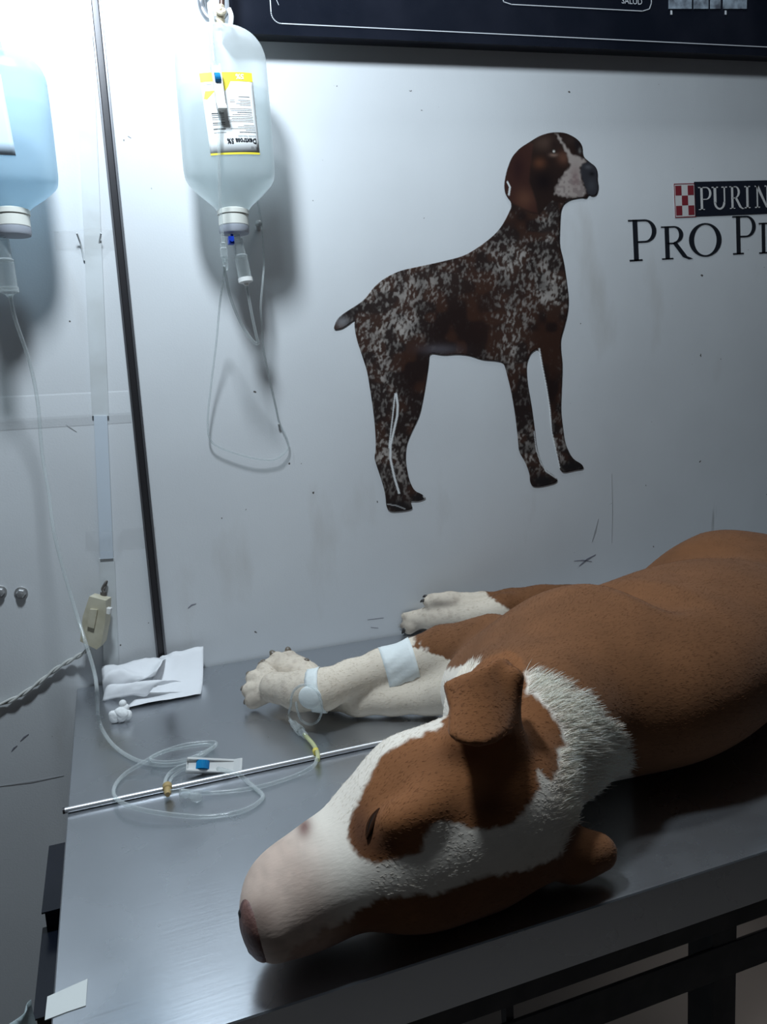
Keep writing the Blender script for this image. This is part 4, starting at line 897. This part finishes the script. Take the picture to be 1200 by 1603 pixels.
BROWN = np.array([.165, .070, .029]); BDARK = np.array([.085, .032, .014]); WHITE = np.array([.76, .69, .60]); PINK = np.array([.44, .31, .25])
NECKW = [(655, 1005), (668, 1022), (690, 1048), (735, 1043), (790, 1030), (812, 1046), (860, 1062), (905, 1085), (940, 1118), (980, 1160), (990, 1215), (930, 1330), (885, 1326), (870, 1345), (830, 1360), (770, 1371), (745, 1378), (700, 1393), (640, 1402), (600, 1402), (540, 1440), (480, 1470), (430, 1520), (350, 1520), (350, 1300), (520, 1190), (640, 1130), (665, 1060)]
FACEB = [(600, 1183), (640, 1158), (690, 1138), (700, 1110), (685, 1060), (740, 1040), (795, 1018), (820, 1034), (823, 1088), (836, 1090), (860, 1110), (880, 1148), (888, 1172), (868, 1168), (876, 1200), (862, 1224), (842, 1205), (846, 1235), (818, 1275), (785, 1294), (745, 1298), (700, 1286), (678, 1292), (662, 1312), (660, 1335), (610, 1345), (590, 1352), (562, 1340), (546, 1320), (544, 1290), (558, 1255), (580, 1212)]
def coat(P):
    px, py = proj(P); j = 10 * (vnoise(P[:, 0] * 160, P[:, 1] * 160, P[:, 2] * 160) - .5) + 6 * (vnoise(P[:, 0] * 420, P[:, 1] * 420, P[:, 2] * 420) - .5)
    n1 = vnoise(P[:, 0] * 45, P[:, 1] * 45, P[:, 2] * 45)[:, None]; n2 = vnoise(P[:, 0] * 300, P[:, 1] * 120, P[:, 2] * 300)[:, None]
    col = BROWN * (.86 + .22 * n1 + .12 * n2)
    def lay(m, c): 
        nonlocal col
        m = m[:, None]; col = col * (1 - m) + c * m
    wh = WHITE * (.93 + .08 * n1 + .05 * n2)
    near = (P[:, 1] < -.30).astype(float)
    lay(sstep(3, -3, poly_sd(px, py, NECKW) + j) * near, wh)
    fb = sstep(3, -3, poly_sd(px, py, FACEB) + j * .7) * (P[:, 1] < -.5); lay(fb, BROWN * np.array([1.35, 1.25, 1.1]) * (.85 + .2 * n1))
    def g(cx, cy, rx, ry): return np.exp(-(((px - cx) / rx) ** 2 + ((py - cy) / ry) ** 2))
    dk = np.clip(1.0 * g(562, 1300, 20, 46) + .9 * g(600, 1325, 26, 22) + .75 * g(770, 1262, 42, 26) + .5 * g(720, 1180, 40, 14), 0, 1) * fb; lay(dk, BDARK)  # darker coat round the eye, plus the ear's shade painted in below it
    # pink-grey skin on the muzzle
    mz = sstep(-.065, -.030, (P - (Nn + [0, 0, TZ])) @ Fw); lay(mz * .75, PINK * np.array([1.12, 1.12, 1.12]) * (.85 + .3 * n2)); lay(np.clip(g(408, 1440, 26, 34) * (.8), 0, 1), PINK * .55); lay(np.clip(g(476, 1294, 12, 18) * .9, 0, 1), np.array([.16, .07, .06]))
    lay(sstep(3, -3, poly_sd(px, py, [(884, 1326), (892, 1300), (912, 1275), (950, 1285), (990, 1320), (985, 1430), (880, 1440)]) + j * .6) * (P[:, 1] < -.58) * (P[:, 2] < TZ + .058), BROWN * (1 + .2 * n1))
    # feet and forelegs
    fl = (P[:, 1] > -.36) & (P[:, 0] < .36) & (px < 740); lay(fl * sstep(4, -4, np.where(py < 1014 + (px - 650) * .35, px - 646, px - 722) + j), wh * np.array([.96, .93, .88]))
    hd = (P[:, 1] > -.16); lay(hd * sstep(4, -4, px - (762 + (py - 930) * 1.4) + j), wh * np.array([.92, .89, .84]))
    lay(np.clip(g(625, 982, 26, 10) + g(690, 946, 30, 6) * .8 + g(392, 1095, 14, 12) * .6, 0, 1) * .7, np.array([.12, .10, .09]))  # shading around the toes and between the hind feet painted dark
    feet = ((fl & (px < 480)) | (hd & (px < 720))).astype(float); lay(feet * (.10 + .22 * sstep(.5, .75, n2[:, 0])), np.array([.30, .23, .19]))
    return col
me = bpy.data.meshes.new('dog'); me.from_pydata(DV.tolist(), [], DQ.tolist()); me.update()
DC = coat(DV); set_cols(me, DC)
M_coat = bpy.data.materials.new('dog_coat'); M_coat.use_nodes = True; nt = M_coat.node_tree; p = nt.nodes['Principled BSDF']; p.inputs['Roughness'].default_value = .75; p.inputs['Specular IOR Level'].default_value = .12; p.inputs['Sheen Weight'].default_value = .08
at = nt.nodes.new('ShaderNodeVertexColor'); at.layer_name = 'coat'
nz = nt.nodes.new('ShaderNodeTexNoise'); nz.inputs['Scale'].default_value = 520; nz.inputs['Detail'].default_value = 3
tc = nt.nodes.new('ShaderNodeTexCoord'); mp_ = nt.nodes.new('ShaderNodeMapping'); mp_.inputs['Scale'].default_value = (.35, 1, 1); nt.links.new(tc.outputs['Object'], mp_.inputs['Vector']); nt.links.new(mp_.outputs[0], nz.inputs['Vector'])
bp = nt.nodes.new('ShaderNodeBump'); bp.inputs['Strength'].default_value = .2; bp.inputs['Distance'].default_value = .001; nt.links.new(nz.outputs['Fac'], bp.inputs['Height']); nt.links.new(bp.outputs[0], p.inputs['Normal'])
nt.links.new(at.outputs['Color'], p.inputs['Base Color'])
dog = link('dog', me, M_coat)
tag(dog, 'brown and white dog lying on its side on the steel table', 'dog')
from mathutils.bvhtree import BVHTree
bvh = BVHTree.FromPolygons([Vector(v) for v in DV], DQ.tolist())
def hit(px, py):
    d = Vector(ray(px, py)).normalized(); r = bvh.ray_cast(Vector(CAM), d); return (r[0], r[1]) if r[0] else (None, None)
def ellipsoid(bm, c, axes, r, seg=16):
    q = bmesh.ops.create_uvsphere(bm, u_segments=seg, v_segments=seg // 2 + 2, radius=1)
    for v in q['verts']: v.co = Vector(c) + Vector(axes[0]) * v.co.x * r[0] + Vector(axes[1]) * v.co.y * r[1] + Vector(axes[2]) * v.co.z * r[2]
# nose leather with nostrils
M_nose = mat('nose_leather', (.21, .105, .085, 1), .55, bump=(420, .5, .001), var=(60, (.10, .045, .04, 1)))
h0 = [Vector(a) for a in (Fw, Dd, Ss)]; nc = Vector(Nn + [0, 0, TZ]) + h0[0] * .0005 + h0[1] * .008
bm = bmesh.new(); ellipsoid(bm, nc, h0, (.0095, .0175, .0205), 24)
nose = obj('nose', bm, M_nose, dog, smooth=True, auto=3)
M_nostril = mat('nostril_dark', (.006, .004, .004, 1), .6, bump=(90, .1, .001))
for s_ in (-1, 1):
    bm = bmesh.new(); ellipsoid(bm, nc + h0[2] * .0115 * s_ + h0[0] * .0060 - h0[1] * .002, h0, (.0022, .0050, .0034), 12); obj('nostril', bm, M_nostril, nose, smooth=True)
# closed eye
M_eye = mat('dark_eye', (.008, .005, .004, 1), .6, 0, .15, bump=(60, .02, .001))
M_lid = mat('eyelid_skin', (.035, .015, .008, 1), .9, 0, .05, bump=(300, .3, .001))
H0, N0 = hit(582, 1288)
if H0:
    A0, _ = hit(592, 1260); B0, _ = hit(570, 1314); ax = (B0 - A0).normalized(); nn = (N0 - ax * N0.dot(ax)).normalized(); sd_ = nn.cross(ax)
    bm = bmesh.new(); ellipsoid(bm, H0 - nn * .0012, (ax, sd_, nn), (.0085, .0022, .0026), 20); obj('eye', bm, M_eye, dog, smooth=True)
    for s_ in (-1, 1):
        bm = bmesh.new(); tube(bm, [H0 + ax * (.0105 * q) + sd_ * s_ * (.0022 * (1 - q * q)) + nn * (.0018 * (1 - q * q) - .0012) for q in np.linspace(-1, 1, 9)], lambda u: .0006 + .0008 * math.sin(PI * u), 8, 3); obj('eyelid', bm, M_lid, dog, smooth=True)
# claws
M_claw = mat('claw_horn', (.16, .13, .10, 1), .35, bump=(200, .3, .001)); M_clawd = mat('dark_claw_horn', (.03, .026, .024, 1), .35, bump=(200, .3, .001))
def claw(tip, base, r, L, m, dz=-.3):
    tip, base = Vector(tip) + Vector((0, 0, TZ)), Vector(base) + Vector((0, 0, TZ)); d = (tip - base).normalized(); s = tip + d * r * .55 + Vector((0, 0, r * .25))
    bm = bmesh.new(); tube(bm, [s, s + d * L * .5 + Vector((0, 0, L * .05)), s + d * L + Vector((0, 0, L * dz))], lambda u: r * .42 * (1 - .85 * u * u), 10, 5); obj('claw', bm, m, dog, smooth=True)
for tp in PT1: claw(tp, t(440, 1076, .030), .0115, .007, M_claw, -.25)
for tp in PT2: claw(tp, t(455, 1048, .028), .0105, .006, M_claw, -.1)
for tp in HT1: claw(tp, t(664, 967, .022), .0095, .009, M_clawd)
for q_ in (wl(672, 937, -.021), wl(668, 942, -.026)): claw(q_, wl(690, 941, -.028), .0070, .007, M_clawd)
# tape wraps hugging the upper foreleg
def wrap(name, p0, p1, label, m, slant=0, n=40, rows=8, lift=.0011):
    a, b = Vector(p0) + Vector((0, 0, TZ)), Vector(p1) + Vector((0, 0, TZ)); ax = (b - a).normalized(); u = Vector((0, 0, 1)); u = (u - ax * u.dot(ax)).normalized(); v = ax.cross(u); bm = bmesh.new(); g = []
    for i in range(rows + 1):
        row = []
        for k in range(n):
            an = 2 * PI * k / n; dr = u * math.cos(an) + v * math.sin(an); c = a.lerp(b, i / rows) + ax * slant * math.sin(an)
            r = bvh.ray_cast(c + dr * .05, -dr, .05); rad = (r[0] - c).length if r[0] else .024
            row.append((c, dr, min(max(rad, .014), .034)))
        g.append(row)
    R_ = np.array([[q[2] for q in row] for row in g])
    for _ in range(3): R_ = (R_ + np.roll(R_, 1, 1) + np.roll(R_, -1, 1)) / 3
    gv = []
    for i, row in enumerate(g):
        gv.append([])
        for k, (c, dr, _) in enumerate(row):
            q = c + dr * (R_[i, k] + lift + .0006 * math.sin(k * 1.7 + i)); q.z = max(q.z, TZ + .0008); gv[-1].append(bm.verts.new(q))
    for i in range(rows):
        for k in range(n): bm.faces.new((gv[i][k], gv[i][(k + 1) % n], gv[i + 1][(k + 1) % n], gv[i + 1][k]))
    o = obj(name, bm, m, dog, smooth=True, auto=3); s = o.modifiers.new('thick', 'SOLIDIFY'); s.thickness = .0006; o['label'] = label; return o
wrap('bandage_tape', t(648, 1034, .061), t(600, 1046, .054), 'white tape wrapped round the foreleg', M_tape, .003)
wrap('bandage_tape', t(507, 1079, .043), t(486, 1082, .040), 'white tape strip round the wrist', M_tape, .004, rows=4)
Hc, Nc = hit(485, 1092)
if Hc:
    bm = bmesh.new(); xx_ = Vector((1, 0, .2)); xx_ = (xx_ - Nc * xx_.dot(Nc)).normalized(); ellipsoid(bm, Hc, (xx_, Nc.cross(xx_), Nc), (.016, .013, .0045), 20); o = obj('catheter_dressing', bm, M_tape, dog, smooth=True, auto=3); o['label'] = 'small bulging tape patch over the catheter'

# short fur, longer on the neck
def fur():
    tri = np.concatenate([DQ[:, [0, 1, 2]], DQ[:, [0, 2, 3]]]); A_, B_, C_ = DV[tri[:, 0]], DV[tri[:, 1]], DV[tri[:, 2]]
    nrm = np.cross(B_ - A_, C_ - A_); ar = np.linalg.norm(nrm, axis=1) + 1e-15; nrm /= ar[:, None]; cen = (A_ + B_ + C_) / 3
    vis = (nrm[:, 2] > -.5) & (cen[:, 2] > TZ + .008) & (cen[:, 0] < .86)
    headm = ((cen - CAM)[:, 1] < 9) & (cen[:, 0] < .27) & (cen[:, 1] < -.52); nosed = np.linalg.norm(cen - np.array(nc), axis=1)
    vis &= nosed > .03
    den = np.where(vis, 1.0, 0) * np.where(cen[:, 1] < -.45, 1.5, 1.0)
    pr = ar * den; pr /= pr.sum(); N = 300000
    f = rng.choice(len(tri), N, p=pr); r1, r2 = rng.random(N), rng.random(N); fl = r1 + r2 > 1; r1[fl], r2[fl] = 1 - r1[fl], 1 - r2[fl]
    P = A_[f] + (B_ - A_)[f] * r1[:, None] + (C_ - A_)[f] * r2[:, None]; n = nrm[f]
    col = coat(P); white = np.clip((col.mean(1) - .25) / .25, 0, 1)
    x, y, z = P[:, 0], P[:, 1], P[:, 2] - TZ
    flow = np.zeros_like(P)
    head = (y < -.5) & (x < .30); leg = (y > -.36) & (x < .36); hind = (y > -.13)
    flow[:] = (.93, .36, -.10); flow[head] = -Fw + np.array([.1, .15, -.15]); flow[leg] = (-.85, .5, -.1); flow[hind] = (-.95, .1, 0)
    neck = sstep(.255, .30, x) * sstep(-.44, -.49, y) * white
    flow = flow * (1 - neck[:, None]) + np.array([.72, .30, -.25]) * neck[:, None]
    flow -= n * (flow * n).sum(1)[:, None]; flow /= np.linalg.norm(flow, axis=1)[:, None] + 1e-9
    L = np.full(N, .0026); L[head] = .0026; L[leg | hind] = .0030; L = L + .0075 * neck; L *= .7 + .6 * rng.random(N)
    mzz = (P - (Nn + [0, 0, TZ])) @ Fw > -.07; L[mzz] *= .4
    up = .14 + .16 * neck
    d = flow + n * up[:, None] + .2 * rng.normal(size=P.shape); d /= np.linalg.norm(d, axis=1)[:, None]
    K = 4; pts = np.zeros((N, K, 3))
    for k in range(K):
        u = k / (K - 1); pts[:, k] = P - n * .0004 + d * (L * u)[:, None] + (flow * .35 - n * .18) * (L * u * u)[:, None]
    pts[..., 2] = np.maximum(pts[..., 2], TZ + .0006)
    hc = bpy.data.hair_curves.new('fur'); hc.add_curves([K] * N)
    hc.attributes['position'].data.foreach_set('vector', pts.astype(np.float32).ravel())
    ra = hc.attributes.get('radius') or hc.attributes.new('radius', 'FLOAT', 'POINT')
    rr = np.tile(np.array([.00010, .00009, .00007, .00002]), (N, 1)) * (1 + .5 * neck[:, None]); ra.data.foreach_set('value', rr.astype(np.float32).ravel())
    ca = hc.attributes.new('coat', 'FLOAT_COLOR', 'CURVE'); c4 = np.ones((N, 4), np.float32); c4[:, :3] = np.minimum(col * (.85 + .3 * rng.random((N, 1))) * (1 + .3 * neck[:, None]), .93); ca.data.foreach_set('color', c4.ravel())  # neck strands lightened in colour to offset their own shade
    m = bpy.data.materials.new('fur_strand'); m.use_nodes = True; nt = m.node_tree; p = nt.nodes['Principled BSDF']; p.inputs['Roughness'].default_value = .6; p.inputs['Specular IOR Level'].default_value = .25
    a_ = nt.nodes.new('ShaderNodeAttribute'); a_.attribute_name = 'coat'; nt.links.new(a_.outputs['Color'], p.inputs['Base Color'])
    hc.materials.append(m); o = bpy.data.objects.new('fur', hc); C.objects.link(o); o.parent = dog; o['kind'] = 'stuff'; return o
fur()

SC.view_settings.view_transform = 'Standard'; SC.view_settings.look = 'None'; SC.view_settings.gamma = 1; SC.view_settings.use_curve_mapping = False
SC.view_settings.exposure = .34
